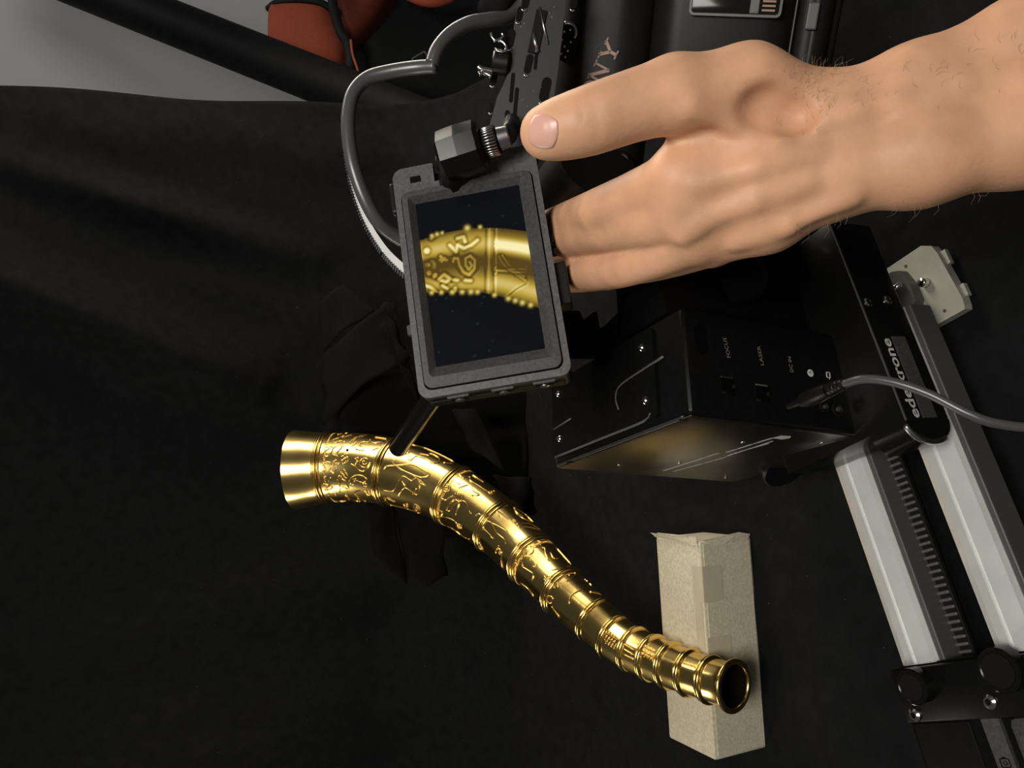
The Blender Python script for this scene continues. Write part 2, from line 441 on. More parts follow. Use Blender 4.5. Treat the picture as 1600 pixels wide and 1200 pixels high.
# embossed figures, laid out section by section on the horn's surface
def img2horn(x, y):
    d = (HC_img[:, 0] - x) ** 2 + (HC_img[:, 1] - y) ** 2; i = int(np.argmin(d)); i = min(max(i, 1), len(HC) - 2)
    tx, ty = HC_img[i + 1, :2] - HC_img[i - 1, :2]; L = math.hypot(tx, ty); tx /= L; ty /= L
    al = ((x - HC_img[i, 0]) * tx + (y - HC_img[i, 1]) * ty) / (L / 2)
    off = (x - HC_img[i, 0]) * ty - (y - HC_img[i, 1]) * tx
    return i + al, math.asin(max(-.98, min(.98, off / HC_img[i, 2])))
def circ(cx, cy, r, n=14, a0=0, a1=360): return [(cx + r * math.cos(math.radians(a0 + (a1 - a0) * i / n)), cy + r * math.sin(math.radians(a0 + (a1 - a0) * i / n))) for i in range(n + 1)]
def petals(cx, cy, r): return [circ(cx + r * .55 * math.cos(a), cy + r * .55 * math.sin(a), r * .45, 10) for a in (0.3, 1.87, 3.44, 5.01)]
def star(cx, cy, r, n=4): return [[(cx - r * math.cos(a), cy - r * math.sin(a)), (cx + r * math.cos(a), cy + r * math.sin(a))] for a in [i * math.pi / n for i in range(n)]]
def spiral(cx, cy, r, turns=1.6, a0=0): return [(cx + r * (1 - i / 22) * math.cos(a0 + i / 20 * turns * 6.28), cy + r * (1 - i / 22) * math.sin(a0 + i / 20 * turns * 6.28)) for i in range(21)]
A4 = lambda pl: [[(420 + x / 4, 620 + y / 4) for x, y in l] for l in pl]
A5 = lambda pl: [[(680 + x / 5, 700 + y / 5) for x, y in l] for l in pl]
A3 = lambda pl: [[(850 + x / 4, 860 + y / 4) for x, y in l] for l in pl]
figs = [
    ('flower', A4(petals(570, 395, 30))), ('flower', A4(petals(565, 490, 30))),
    ('snake_figure', A4([[(415, 470), (440, 445), (420, 420), (445, 405), (480, 420), (468, 455), (498, 472), (522, 440)], spiral(508, 412, 24)])),
    ('snake_figure', A4([[(615, 430), (645, 440), (655, 412), (640, 398), (665, 400), (648, 440), (680, 477), (718, 470), (740, 430)], spiral(702, 425, 36, 1.9, .2)])),
    ('beast_figure', A4([[(425, 315), (445, 325), (415, 350), (430, 372), (465, 350), (478, 320), (532, 310), (515, 345), (480, 365), (520, 372)], [(445, 312), (470, 318)]])),
    ('man_figure', A4([[(455, 240), (470, 228), (482, 260), (450, 275), (470, 292), (510, 280), (540, 292), (520, 260), (562, 240)], circ(500, 240, 14)])),
    ('fish_figure', A4([[(575, 300), (588, 270), (612, 255), (642, 245)], [(578, 297), (602, 318), (617, 290), (600, 265), (625, 248)]])),
    ('beast_figure', A4([[(630, 340), (680, 352), (665, 325), (640, 315), (665, 295), (690, 300), (690, 280), (722, 305), (768, 298)], [(700, 262), (740, 268), (775, 275)], [(735, 355), (765, 340)]])),
    ('man_figure', A4([[(418, 498), (440, 492), (414, 530), (456, 545), (414, 575), (456, 570)], [(470, 500), (450, 520)]])),
    ('man_figure', A4([[(515, 520), (535, 488), (532, 540), (510, 590), (545, 560), (582, 580), (578, 535), (550, 510)], [(500, 545), (525, 540)]])),
    ('beast_figure', A4([[(600, 530), (620, 510), (650, 500), (692, 508), (714, 530), (682, 545), (640, 530), (622, 552), (600, 545), (600, 530)], [(625, 520), (650, 522)], circ(695, 560, 10)])),
    ('beast_figure', A4([[(610, 600), (650, 590), (695, 610), (642, 652), (620, 630), (610, 600)], circ(700, 610, 12)])),
    ('creeping_figure', A4([[(430, 595), (450, 640), (500, 655), (540, 610), (560, 640), (600, 668)], circ(545, 625, 12)])),
    ('dots', A4([circ(465, 560, 7), circ(475, 600, 7), circ(610, 640, 7)])),
    ('crossed_snakes', A4([[(820, 478), (835, 462), (900, 460), (980, 460), (1050, 500), (1088, 530), (1040, 545), (960, 510), (900, 472), (862, 435), (848, 412)],
                           [(850, 412), (872, 450), (920, 492), (980, 522), (1040, 570), (1064, 592), (1030, 578), (1040, 560)]])),
    ('bull_figure', A4([[(790, 600), (850, 610), (890, 580), (930, 530), (980, 560), (1012, 548), (1030, 600), (1000, 642), (940, 600), (900, 622), (880, 640)], [(925, 560), (940, 590)], [(975, 640), (1010, 610)]])),
    ('beast_figure', A4([[(782, 640), (790, 690), (832, 702), (882, 700), (922, 730), (952, 745)], [(800, 640), (840, 670)], circ(968, 712, 20), circ(968, 712, 9), circ(890, 690, 6), circ(912, 690, 6)])),
    ('horse_figure', A4([[(918, 312), (1000, 330), (1080, 360), (1150, 400), (1182, 432), (1140, 442)], [(910, 395), (942, 385), (962, 432), (992, 402), (1050, 422), (1090, 452), (1122, 440), (1100, 402), (1040, 370)], circ(925, 370, 17), [(1000, 380), (1060, 395)]])),
    ('horned_man', A5([circ(190, 375, 28), circ(190, 375, 12), [(108, 385), (130, 430), (170, 462), (210, 455), (240, 440)], [(260, 420), (312, 430), (300, 482), (255, 468), (260, 420)], [(275, 424), (270, 474)], [(292, 428), (286, 478)],
                       [(250, 470), (178, 530), (200, 542), (240, 510), (290, 490), (248, 578)], [(310, 480), (342, 502), (372, 580)], [(280, 380), (350, 350), (382, 400), (432, 432), (380, 442)], [(265, 330), (285, 350)]])),
    ('spiral_snake', A5([[(248, 240), (290, 285), (330, 270), (345, 310), (400, 345), (450, 380), (490, 405)], spiral(500, 388, 26), [(330, 240), (370, 270), (420, 300)]])),
    ('spiral_snake', A5([[(50, 560), (100, 572), (132, 545), (110, 532), (95, 560), (180, 590), (232, 622), (240, 660)], spiral(252, 648, 20), [(120, 620), (190, 660), (240, 705), (300, 730)]])),
    ('spearman', A5([[(410, 600), (440, 590), (470, 640), (520, 660), (562, 740), (622, 792), (640, 832)], [(420, 655), (532, 777)], [(470, 640), (455, 705)], [(520, 660), (590, 700), (650, 740)]])),
    ('man_figure', A5([[(512, 545), (562, 520), (560, 552), (602, 592), (642, 632)], [(560, 560), (580, 620)]])),
    ('fish_figure', A5([[(658, 508), (690, 565), (735, 600), (795, 612), (765, 570), (705, 530), (658, 518)], [(690, 560), (730, 575)], [(658, 508), (690, 515)]])),
    ('fish_figure', A5([[(680, 640), (722, 672), (782, 640), (852, 672), (782, 682), (732, 695), (712, 680)], [(680, 628), (705, 650)]])),
    ('arrow_figure', A5([[(380, 740), (402, 728), (396, 822), (374, 802), (380, 740)]])),
    ('deer_figure', A5([[(530, 872), (562, 850), (592, 880), (572, 922), (550, 962)], [(560, 850), (575, 835)], circ(575, 880, 8)])),
    ('man_figure', A5([[(760, 870), (832, 850), (842, 902), (780, 932), (760, 870)], [(785, 862), (795, 925)], [(840, 862), (912, 850), (932, 902), (962, 962)], [(820, 950), (850, 1012), (882, 990)], [(830, 795), (880, 800), (890, 830)]])),
    ('man_figure', A5([[(690, 960), (722, 982), (706, 948)], [(750, 1000), (802, 1032), (842, 1062), (832, 1102)], [(760, 940), (755, 1000)], [(960, 880), (990, 930), (1020, 920)]])),
    ('snake_figure', A5([[(880, 742), (930, 760)], [(970, 790), (1050, 862), (1102, 912)], [(690, 1075), (762, 1132), (802, 1182)]])),
    ('star', A5(star(955, 1105, 32))), ('dots', A5([circ(1005, 1155, 5), circ(1035, 1150, 5), circ(1030, 1120, 5)])),
    ('bird_figure', A5([[(990, 1040), (1050, 1012), (1102, 1000), (1142, 1032), (1122, 1082), (1090, 1112)], [(1050, 1040), (1100, 1035), (1110, 1060)], [(1190, 1050), (1215, 1062)], [(1235, 1065), (1260, 1075)]])),
    ('bird_figure', A3([[(45, 320), (80, 330), (110, 345), (80, 365), (60, 350)], [(85, 380), (130, 440)]])),
]
for q, (x0, y0) in enumerate([(440, 545), (440, 575), (440, 603)]):
    figs.append(('wavy_line', A3([[(x0 + i * 9, y0 + i * 5 + (8 if i % 2 else -8)) for i in range(10)]])))
for q, (x0, y0) in enumerate([(690, 620), (685, 650), (685, 675)]):
    figs.append(('wavy_line', A3([[(x0 + i * 9, y0 + i * 4.5 + (8 if i % 2 else -8)) for i in range(10)]])))
figs.append(('wavy_line', A3([[(955 + i * 10, 730 + i * 3 + (7 if i % 2 else -7)) for i in range(10)]])))
figs.append(('straight_line', A3([[(565, 622), (640, 655)], [(565, 650), (635, 685)], [(560, 680), (640, 712)]])))
figs.append(('straight_line', A3([[(215, 385), (240, 330), (300, 290)], [(290, 455), (320, 420)], [(330, 300), (380, 290)]])))
def emboss(name, lines, rad=0.0009):
    first = None
    for l in lines:
        pts = np.array(l, float)
        pts = catmull(pts, 4) if len(pts) > 2 else np.array([pts[0] + (pts[1] - pts[0]) * q / 5 for q in range(6)])
        Wp = np.array([hsurf(k, ph, 0.00025) for k, ph in [img2horn(x, y) for x, y in pts]])
        mb = MB(); tube(mb, Wp, rad, 6)
        o = mb.build(name if first is None else 'stroke', M_goldline, horn if first is None else first, smooth=True)
        if first is None: first = o
for nm, ls in figs: emboss(nm, ls)
# the same kind of figures go on round the back
gl = [lambda: petals(0, 0, 12), lambda: [spiral(0, 0, 13)], lambda: star(0, 0, 11), lambda: [[(-12, -8), (-4, 6), (4, -6), (12, 8)]], lambda: [circ(0, 0, 10), circ(0, 0, 4)]]
rg = random.Random(5)
for k0, k1 in ((13, 28), (33, 48), (53, 68), (73, 88), (93, 108)):
    for q in range(5):
        phi = math.pi * (0.72 + 0.14 * q); kc = k0 + (k1 - k0) * (0.3 + 0.4 * (q % 2)); first = None
        for l in gl[rg.randrange(5)]():
            Wq = np.array([hsurf(kc + x * 0.25, phi + y * 0.018) for x, y in l]); mb = MB(); tube(mb, Wq, 0.0011, 5)
            o_ = mb.build('relief_figure' if first is None else 'stroke', M_goldline, horn if first is None else first, smooth=True); first = first or o_
# small rivet hole near the wide end
k, ph = img2horn(420 + 578 / 4, 620 + 343 / 4); c_ = hsurf(k, ph, 0.0); nn = nrm(c_ - HC[int(k)])
mb = MB(); lathe(mb, c_ - nn * 0.001, nn, [(0, 0.0022), (0.0014, 0.0022)], 12); mb.build('rivet_hole', M_hole, horn)

# ------------------------------------------------------------------ black cotton bundle that carries the horn
def bundle():
    nz, na = 90, 150
    cx, cy = -0.10, 1.185
    V = []
    ng = np.random.default_rng(11)
    ph = ng.uniform(0, 6.28, 8)
    for i in range(nz):
        q = i / (nz - 1)
        a = np.arange(na) * 2 * math.pi / na
        # rounded box plan
        sup = (np.abs(np.cos(a)) ** 4 + np.abs(np.sin(a)) ** 4) ** (-0.25)
        if q < 0.72:
            z = 0.285 * (q / 0.72); sc = 1.0 + 0.20 * (1 - q / 0.72) ** 2
        else:
            w = (q - 0.72) / 0.28; z = 0.285 + 0.012 * math.sin(w * math.pi / 2); sc = math.cos(w * math.pi / 2) ** 0.8
        rx = 0.135 * sup * sc; ry = 0.062 * sup * sc
        fold = 1 + 0.06 * np.sin(7 * a + ph[0] + 2.2 * q) * (1 - q) + 0.035 * np.sin(13 * a + ph[1] - 3 * q) + 0.02 * np.sin(23 * a + ph[2] + 5 * q)
        x = cx + rx * np.cos(a) * fold; y = cy + ry * np.sin(a) * fold
        # the top sags under the horn towards the left and front
        zt = z * (1 - 0.30 * np.clip((cx + 0.02 - x) / 0.13, 0, 1.2) * min(1, z / 0.2)) + 0.006 * np.sin(5 * a + 9 * q + ph[3]) * (z > 0.01)
        V.append(np.stack([x, y, zt + 0.004], 1))
    V = np.concatenate(V)
    mb = MB(); mb.add(V, grid_faces(nz, na)); mb.f.append(tuple(range(na))[::-1])
    t = thing('cloth_bundle', 'black cotton cloth bunched over the prop beneath the golden horn', 'cloth', (cx, cy, 0.004))
    mb.build('draped_body', M_cotton, t, smooth=True)
    return t
bun = bundle()
def flap(pts, th=0.0012, curl=0.010, name='fold_flap'):
    """a folded corner of cloth: quad with a soft curl, corners 3D in order"""
    a, b, c, d = [np.asarray(p, float) for p in pts]; n = nrm(np.cross(b - a, d - a))
    if np.dot(n, CAM - a) < 0: n = -n
    N = 14; V = []
    for i in range(N):
        for j in range(N):
            u, v = i / (N - 1), j / (N - 1)
            p = (a * (1 - u) + b * u) * (1 - v) + (d * (1 - u) + c * u) * v
            V.append(p + n * (1.5 * curl * math.sin(u * math.pi) * (0.4 + 0.6 * v) + 0.003 * math.sin(7 * u + 5 * v + a[0] * 90)) + (b - a) * 0.05 * math.sin(11 * v + a[2] * 70) * (u - .5) + (d - a) * 0.06 * math.sin(8 * u + a[1] * 60) * (v - .3))
    F = [(i * N + j, i * N + j + 1, (i + 1) * N + j + 1, (i + 1) * N + j) for i in range(N - 1) for j in range(N - 1)]
    mb = MB(); mb.add(V, F); o = mb.build(name, M_cotton, bun, smooth=True)
    md = o.modifiers.new('thickness', 'SOLIDIFY'); md.thickness = th; return o
flap([P(497, 474, 1.165), P(536, 444, 1.165), P(585, 486, 1.14), P(506, 546, 1.15)], curl=0.006)
flap([P(500, 560, 1.15), P(600, 478, 1.13), P(640, 560, 1.12), P(508, 660, 1.13)], curl=0.012)
flap([P(585, 486, 1.145), P(615, 470, 1.145), P(660, 640, 1.11), P(600, 520, 1.12)], curl=0.006)
flap([P(705, 640, 1.12), P(745, 640, 1.11), P(790, 735, 1.07), P(735, 700, 1.10)], curl=0.010)
flap([P(770, 742, 1.06), P(830, 745, 1.07), P(838, 800, 1.06), P(800, 800, 1.07)], curl=0.012)
flap([P(572, 780, 1.13), P(610, 780, 1.13), P(640, 918, 1.08), P(585, 870, 1.10)], curl=0.008)
flap([P(612, 780, 1.13), P(690, 800, 1.10), P(700, 905, 1.07), P(640, 920, 1.08)], curl=0.012)

# ------------------------------------------------------------------ card box under the narrow end
b_f0 = G(1173, 838, 0.0045) * [1, 1, 0]; b_f1 = G(1199, 1168, 0.0045) * [1, 1, 0]
bx = nrm(b_f0 - b_f1); by = np.array([-bx[1], bx[0], 0]); bz = np.array([0, 0, 1.])
if by[1] < 0: by = -by
bl = np.linalg.norm(b_f0 - b_f1); bw, bh = 0.073, 0.064
Z0 = np.array([0, 0, 0.0045])
cb = thing('card_box', 'small buff-grey cardboard box lying under the mouth of the golden horn', 'box', b_f1 + Z0)
BF = (b_f1 + Z0, bx, by, bz)
mb = MB(); rbox(mb, BF, (bl / 2, bw / 2, bh / 2), (bl, bw, bh), 0.0022, 2); mb.build('carton', M_board, cb, angle=0.5)
mb = MB(); rbox(mb, BF, (bl * 0.5, -0.0004, bh * 0.5), (bl - 0.006, 0.0012, bh - 0.006), 0.0004); mb.build('glued_panel', M_board, cb)
mb = MB(); rbox(mb, BF, (bl + 0.001, bw * 0.62, bh - 0.001), (0.007, bw * 0.70, 0.0010), 0.0003)
mb.build('tuck_flap', M_board, cb)
mb = MB(); prism(mb, [BF[0] + bx * bl + bz * (bh + .0006) + by * bw * .98, BF[0] + bx * (bl + .005) + bz * (bh + .006) + by * bw * .99, BF[0] + bx * (bl + .003) + bz * (bh + .004) + by * bw * .5, BF[0] + bx * (bl + .005) + bz * (bh + .001) + by * bw * .05, BF[0] + bx * (bl - .004) + bz * (bh + .0006) + by * bw * .03], bz, 0.0007)
mb.build('loose_edge', M_board, cb)
mb = MB(); prism(mb, [BF[0] + bx * (bl + .001) + bz * (bh - .002), BF[0] + bx * (bl + .006) + bz * (bh * .3) + by * -.006, BF[0] + bx * (bl + .003) - by * .004 + bz * .004, BF[0] + bx * (bl - .004) + bz * .006 - by * .0015, BF[0] + bx * (bl - .006) + bz * (bh * .6) - by * .0015], by, 0.0007)
mb.build('corner_tab', M_board, cb)
mb = MB(); rbox(mb, BF, (bl * 0.80, bw * 0.10, bh + 0.0002), (0.034, bw * .22, 0.0004)); rbox(mb, BF, (bl * 0.80, -0.0012, bh * .82), (0.034, 0.0004, bh * .36)); mb.build('tape_strip', M_tape, cb)
mb = MB(); rbox(mb, BF, (bl * 0.60, bw * 0.12, bh + 0.0002), (0.10, bw * .16, 0.0003)); mb.build('tape_strip', M_tape, cb)
mb = MB(); rbox(mb, BF, (bl * 0.49, -0.0012, bh * .78), (0.026, 0.0004, bh * .44)); mb.build('tape_patch', M_tape, cb)

# ------------------------------------------------------------------ camera slider
YA = math.radians(24)
SU = np.array([math.cos(YA), math.sin(YA), 0]); SV = np.array([-math.sin(YA), math.cos(YA), 0]); SZ = np.array([0, 0, 1.])
SFm = (np.zeros(3), SU, SV, SZ)
def W(u, v, z): return SU * u + SV * v + SZ * z
sl = thing('camera_slider', 'silver twin-rail camera slider with black end plate on the black cloth', 'slider', W(0.08, 0.378, 0.004))
def rail(v0, v1):
    w = v1 - v0
    prof = [(0, .040), (0, .0600), (.002, .0640), (.010, .0650), (w * .48, .0655), (w * .53, .0635), (w * .58, .0655), (w - .006, .0650), (w - .001, .0630), (w, .0600), (w, .040)]
    mb = MB(); n = len(prof)
    V = [W(u, v0 + a, z) for u in (-0.03, 0.206) for a, z in prof]
    F = [(i, i + 1, n + i + 1, n + i) for i in range(n - 1)] + [(n - 1, 0, n, 2 * n - 1), tuple(range(n)), tuple(range(n, 2 * n))[::-1]]
    mb.add(V, [f for f in F]); return mb
for v0, v1 in ((0.4012, 0.4306), (0.326, 0.356)):
    r_ = rail(v0, v1).build('rail', M_rail, sl)
    bm = bmesh.new(); bm.from_mesh(r_.data); bmesh.ops.recalc_face_normals(bm, faces=bm.faces); bm.to_mesh(r_.data); bm.free()
mb = MB(); rbox(mb, SFm, (0.088, 0.3985, 0.050), (0.236, 0.005, 0.022), 0.001); mb.build('rail_side_strip', M_railg, sl)
mb = MB(); rbox(mb, SFm, (0.088, 0.3235, 0.050), (0.236, 0.005, 0.022), 0.001); mb.build('rail_side_strip', M_railg, sl)
mb = MB(); rbox(mb, SFm, (0.10, 0.378, 0.030), (0.262, 0.045, 0.010), 0.001); mb.build('centre_channel', M_blk, sl)
mb = MB(); rbox(mb, SFm, (0.10, 0.3925, 0.041), (0.262, 0.0125, 0.004), 0.0005); belt = mb.build('drive_belt', M_belt, sl)
for i in range(50):
    u = -0.027 + i * 0.0050
    mb = MB(); rbox(mb, SFm, (u, 0.3925, 0.0442), (0.0022, 0.0108, 0.0026), 0.0006, 1); mb.build('belt_tooth', M_tooth, belt)
mb = MB(); rbox(mb, SFm, (0.10, 0.365, 0.040), (0.262, 0.003, 0.010), 0.0005); mb.build('centre_rib', M_blkg, sl)
# end plate with its two round caps and screws
mb = MB(); rbox(mb, SFm, (-0.0485, 0.379, 0.068), (0.035, 0.108, 0.013), 0.0015); mb.build('end_plate', M_blk, sl, angle=0.6)
mb = MB(); rbox(mb, SFm, (-0.0305, 0.379, 0.050), (0.002, 0.106, 0.024), 0.0005); mb.build('end_face', M_blk, sl)
for u, v, r in ((-0.0425, 0.4115, 0.0120), (-0.0380, 0.3445, 0.0135)):
    mb = MB(); lathe(mb, W(u, v, 0.0740), SZ, [(0, r), (0.0085, r), (0.0100, r - 0.001), (0.0100, r - 0.0022), (0.0094, r - 0.0030)], 40); cp_ = mb.build('round_cap', M_blkg, sl, angle=0.5)
    mb = MB(); lathe(mb, W(u, v, 0.0830), SZ, [(0, r - .003), (0.0009, r - .0033)], 36); mb.build('rubber_pad', M_rub, cp_)
for u, v in ((-0.0610, 0.4235), (-0.0560, 0.3640)):
    mb = MB(); lathe(mb, W(u, v, 0.0740), SZ, [(0, 0.0047), (0.0018, 0.0045), (0.0030, 0.0030), (0.0030, 0.0020), (0.0012, 0.0018)], 24); sc_ = mb.build('screw', M_steel, sl, smooth=False, angle=0.5)
    mb = MB(); lathe(mb, W(u, v, 0.0751), SZ, [(0, 0.0019), (0.0006, 0.0019)], 6); mb.build('hex_socket', M_hole, sc_)
# controller block beyond the plate
mb = MB(); rbox(mb, SFm, (-0.115, 0.388, 0.039), (0.100, 0.094, 0.062), 0.003); mb.build('controller_block', M_blk, sl, angle=0.6)
mb = MB(); rbox(mb, SFm, (-0.115, 0.4095, 0.0702), (0.096, 0.044, 0.0012), 0.0005); mb.build('cover_panel', M_blk, sl)
bo = [W(-0.0925 + a, 0.3705 + b, 0.0700) for a, b in [(0.027, -0.0062), (0.027, 0.0062)] + [(0.0062 * math.cos(math.radians(q)) - 0.0, 0.0062 * math.sin(math.radians(q))) for q in range(90, 271, 15)]]
mb = MB(); prism(mb, bo, SZ, 0.0030); bt = mb.build('long_button', M_gplast2, sl)
fo, fi = [(a * 1.0, b) for a, b in rpoly(-.0027, .0027, -.0033, .0033, .0008, 3)], [(a, b) for a, b in rpoly(-.0022, .0022, -.0028, .0028, .0005, 3)]
mb = MB(); ring_frame(mb, fo, fi, (W(-0.0915, 0.3705, 0.0730), SU, SV, SZ), 0, 0.0004)
ring_frame(mb, circ(0, 0, .0013, 12)[:-1], circ(0, 0, .0009, 12)[:-1], (W(-0.0915, 0.3705, 0.0730), SU, SV, SZ), 0, 0.0004)
rbox(mb, SFm, (-0.0885, 0.3705, 0.0732), (0.0008, 0.0024, 0.0004)); mb.build('camera_icon', M_hole, bt)
mb = MB(); rbox(mb, SFm, (-0.110, 0.346, 0.050), (0.090, 0.026, 0.050), 0.006); mb.build('grip_pad', M_gplast2, sl, angle=0.6)
mb = MB(); rbox(mb, SFm, (-0.090, 0.378, 0.006), (0.08, 0.08, 0.006), 0.001); mb.build('rubber_foot', M_rub, sl)
# the olive-grey block at the other end
ob = thing('mounting_block', 'olive-grey metal mounting block with a bolt at the slider\'s far end', 'mounting block', W(0.231, 0.3375, 0.004))
mb = MB(); pl = [(0.200, 0.3146), (0.200, 0.362), (0.262, 0.362), (0.262, 0.326), (0.257, 0.3185), (0.250, 0.3165), (0.209, 0.3130), (0.203, 0.3136)]
prism(mb, [W(u, v, 0.0045) for u, v in pl], SZ, 0.0085); mb.build('base_plate', M_olive, ob)
mb = MB(); rbox(mb, SFm, (0.245, 0.3148, 0.0065), (0.012, 0.004, 0.004)); rbox(mb, SFm, (0.215, 0.3125, 0.0065), (0.010, 0.004, 0.004)); mb.build('side_lug', M_olive, ob)
mb = MB(); pl2 = [(0.214, 0.349), (0.222, 0.340), (0.236, 0.340), (0.250, 0.344), (0.2525, 0.350), (0.2525, 0.375), (0.214, 0.375)]
prism(mb, [W(u, v, 0.013) for u, v in pl2], SZ, 0.010); mb.build('clamp_jaw', M_oliveD, ob)
mb = MB(); cyl(mb, W(0.238, 0.344, 0.026), W(0.238, 0.362, 0.026), 0.0024, n=16); mb.build('clamp_rod', M_steel, ob, smooth=True)
mb = MB(); cyl(mb, W(0.2335, 0.3335, 0.013), W(0.2335, 0.3335, 0.0195), 0.0040, 0.0036, 20, 0.0008); mb.build('bolt', M_steel, ob, smooth=True)
for u, v in ((0.2545, 0.3435), (0.2065, 0.3290)):
    mb = MB(); lathe(mb, W(u, v, 0.0128), SZ, [(0, 0.0014), (0.0004, 0.0014)], 12); mb.build('pin_hole', M_oliveD, ob)

# ------------------------------------------------------------------ motion control head on the slider carriage
e1 = cdir(nrm([.27298, .42047, -.86527])); e2 = cdir(nrm([-.11291, .90722, .40523])); e3 = nrm(np.cross(e1, e2))
if np.dot(e3, np.array([1., 0, 0])) < 0: e3 = -e3
DB = P(1079, 647.5, 0.475); L1, L2, L3 = 0.1796, 0.1855, 0.0728
DF = (DB, e1, e2, e3)     # body spans e1 -L1..0, e2 0..L2, e3 0..L3
hd = thing('motion_control_head', 'black motorised camera head with ports and screws riding on the slider', 'camera head', DB + e2 * L2 - e1 * L1 / 2)
mb = MB(); rbox(mb, DF, (-L1 / 2, L2 / 2, L3 / 2), (L1, L2, L3), 0.004, 3); mb.build('housing', M_blk, hd, angle=0.5)
mb = MB(); rbox(mb, DF, (-L1 / 2, L2 / 2, -0.0006), (L1 - 0.003, L2 - 0.003, 0.0022), 0.0008); sp_ = mb.build('side_plate', M_satin, hd, label='satin dark metal side plate with fine print', angle=0.5)
mb = MB(); rbox(mb, DF, (-L1 / 2 - .001, -0.0002, -0.0002), (L1 - 0.012, 0.0016, 0.0022), 0.0007); mb.build('bright_edge', M_edge, sp_)
def dpt(a, b, c): return DB + e1 * a + e2 * b + e3 * c
# top face: raised plate with recess and screws
fo = rpoly(-L1 + .004, -0.030, .006, L3 - .004, .004, 4)
TF = (DB, e1, e3, -e2)
mb = MB(); prism(mb, [DB + e1 * a + e3 * b for a, b in fo], -e2, 0.0028); tp = mb.build('top_plate', M_blk, hd)
mb = MB(); tube(mb, catmull([dpt(-0.020, -0.0022, .044), dpt(-.045, -0.0022, .042), dpt(-.072, -0.0022, .039), dpt(-.079, -0.0022, .032), dpt(-.076, -.0022, .022)], 5), 0.0010, 8); mb.build('recess_edge', M_railg, tp, smooth=True)
mb = MB(); tube(mb, catmull([dpt(-L1 + .006, -0.0022, .0065), dpt(-.10, -0.0022, .0065), dpt(-.048, -0.0022, .0065), dpt(-.038, -0.0022, .010)], 5), 0.0009, 8); mb.build('plate_edge', M_railg, tp, smooth=True)
mb = MB(); tube(mb, [dpt(-L1 + .005, -.0022, .030), dpt(-L1 + .035, -.0022, .032)], 0.0009, 8); mb.build('plate_edge', M_railg, tp, smooth=True)
def screw(parent, p, n, r=0.0026, dark=False):
    mb = MB(); lathe(mb, p, n, [(0, r), (0.0008, r), (0.0016, r * .75), (0.0017, r * .45), (0.0008, r * .4)], 20); o = mb.build('screw', M_steel, parent, angle=0.6)
    mb = MB(); lathe(mb, np.asarray(p) + nrm(n) * 0.0007, n, [(0, r * .42), (0.0004, r * .42)], 6); mb.build('hex_socket', M_hole, o); return o
for a in (-.0429, -.1643):
    for b in (.0577, .0199): screw(hd, dpt(a, -0.0028, b), -e2, 0.0027)
# port face (e1 side)
def fpt(b, c, h=0.0): return DB + e1 * h + e2 * b + e3 * c
def on_front(x, y):
    """point of the port face under a ray through the picture"""
    d = c2w(pc(x, y, 1.0)) - CAM; k = np.dot(DB - CAM, e1) / np.dot(d, e1); q = CAM + d * k - DB
    return np.dot(q, e2), np.dot(q, e3)
def on_side(x, y):
    d = c2w(pc(x, y, 1.0)) - CAM; k = np.dot(DB - CAM, e3) / np.dot(d, e3); q = CAM + d * k - DB
    return np.dot(q, e1), np.dot(q, e2)
for x, y in ((1136, 603), (1190, 615)):
    b, c = on_front(x, y)
    mb = MB(); rbox(mb, (fpt(b, c), e2, e3, e1), (0, 0, 0.0001), (0.0115, 0.0115, 0.0012), 0.0004); pt = mb.build('socket', M_hole, hd, label='square modular socket')
    mb = MB(); rbox(mb, (fpt(b, c), e2, e3, e1), (0, 0.0055, 0.0008), (0.0100, 0.0012, 0.0012), 0.0003); mb.build('socket_lip', M_edge if x < 1150 else M_railg, pt)
    mb = MB(); rbox(mb, (fpt(b, c), e2, e3, e1), (0.0052, 0.000, 0.0008), (0.0012, 0.0026, 0.0010)); rbox(mb, (fpt(b, c), e2, e3, e1), (-0.0035, -0.0052, 0.0008), (0.0028, 0.0016, 0.0010)); mb.build('contact', M_steel, pt)
def printed(s, x0, y0, x1, y1, height, m=M_printd, bold=0.0):
    b0, c0 = on_front(x0, y0); b1, c1 = on_front(x1, y1); p0 = fpt(b0, c0, 0.0003); p1 = fpt(b1, c1, 0.0003)
    ex = nrm(p1 - p0); ey = nrm(np.cross(e1, ex)); w = np.linalg.norm(p1 - p0)
    mb = MB(); text_mesh(mb, s, p0, ex, ey, height, 0.0001, bold, w); return mb.build('lettering', m, hd)
printed('FOCUS', 1141, 559, 1134, 528, 0.0042)
printed('LASER', 1193, 571, 1187, 541, 0.0042)
printed('DC IN', 1239, 582, 1235, 558, 0.0040, bold=0.01)
b, c = on_front(1266, 583); mb = MB(); lathe(mb, fpt(b, c, 0.0001), e1, [(0, 0.0027), (0.0002, 0.0027)], 20); ic = mb.build('dial_icon', M_print, hd)
mb = MB(); rbox(mb, (fpt(b, c, 0.0004), e2, e3, e1), (-0.0006, 0.0002, 0), (0.0016, 0.0004, 0.0001)); rbox(mb, (fpt(b, c, 0.0004), e2, e3, e1), (0.0001, 0.0006, 0), (0.0004, 0.0014, 0.0001)); mb.build('icon_hands', M_hole, ic)
b, c = on_front(1294, 586); mb = MB(); ring_frame(mb, rpoly(-.0018, .0018, -.0022, .0022, .0006, 3), rpoly(-.0012, .0012, -.0016, .0016, .0004, 3), (fpt(b, c), e2, e3, e1), 0, .0003); rbox(mb, (fpt(b, c, .0002), e2, e3, e1), (0.0006, -.0026, 0), (.0006, .0012, .0002)); mb.build('link_icon', M_print, hd)
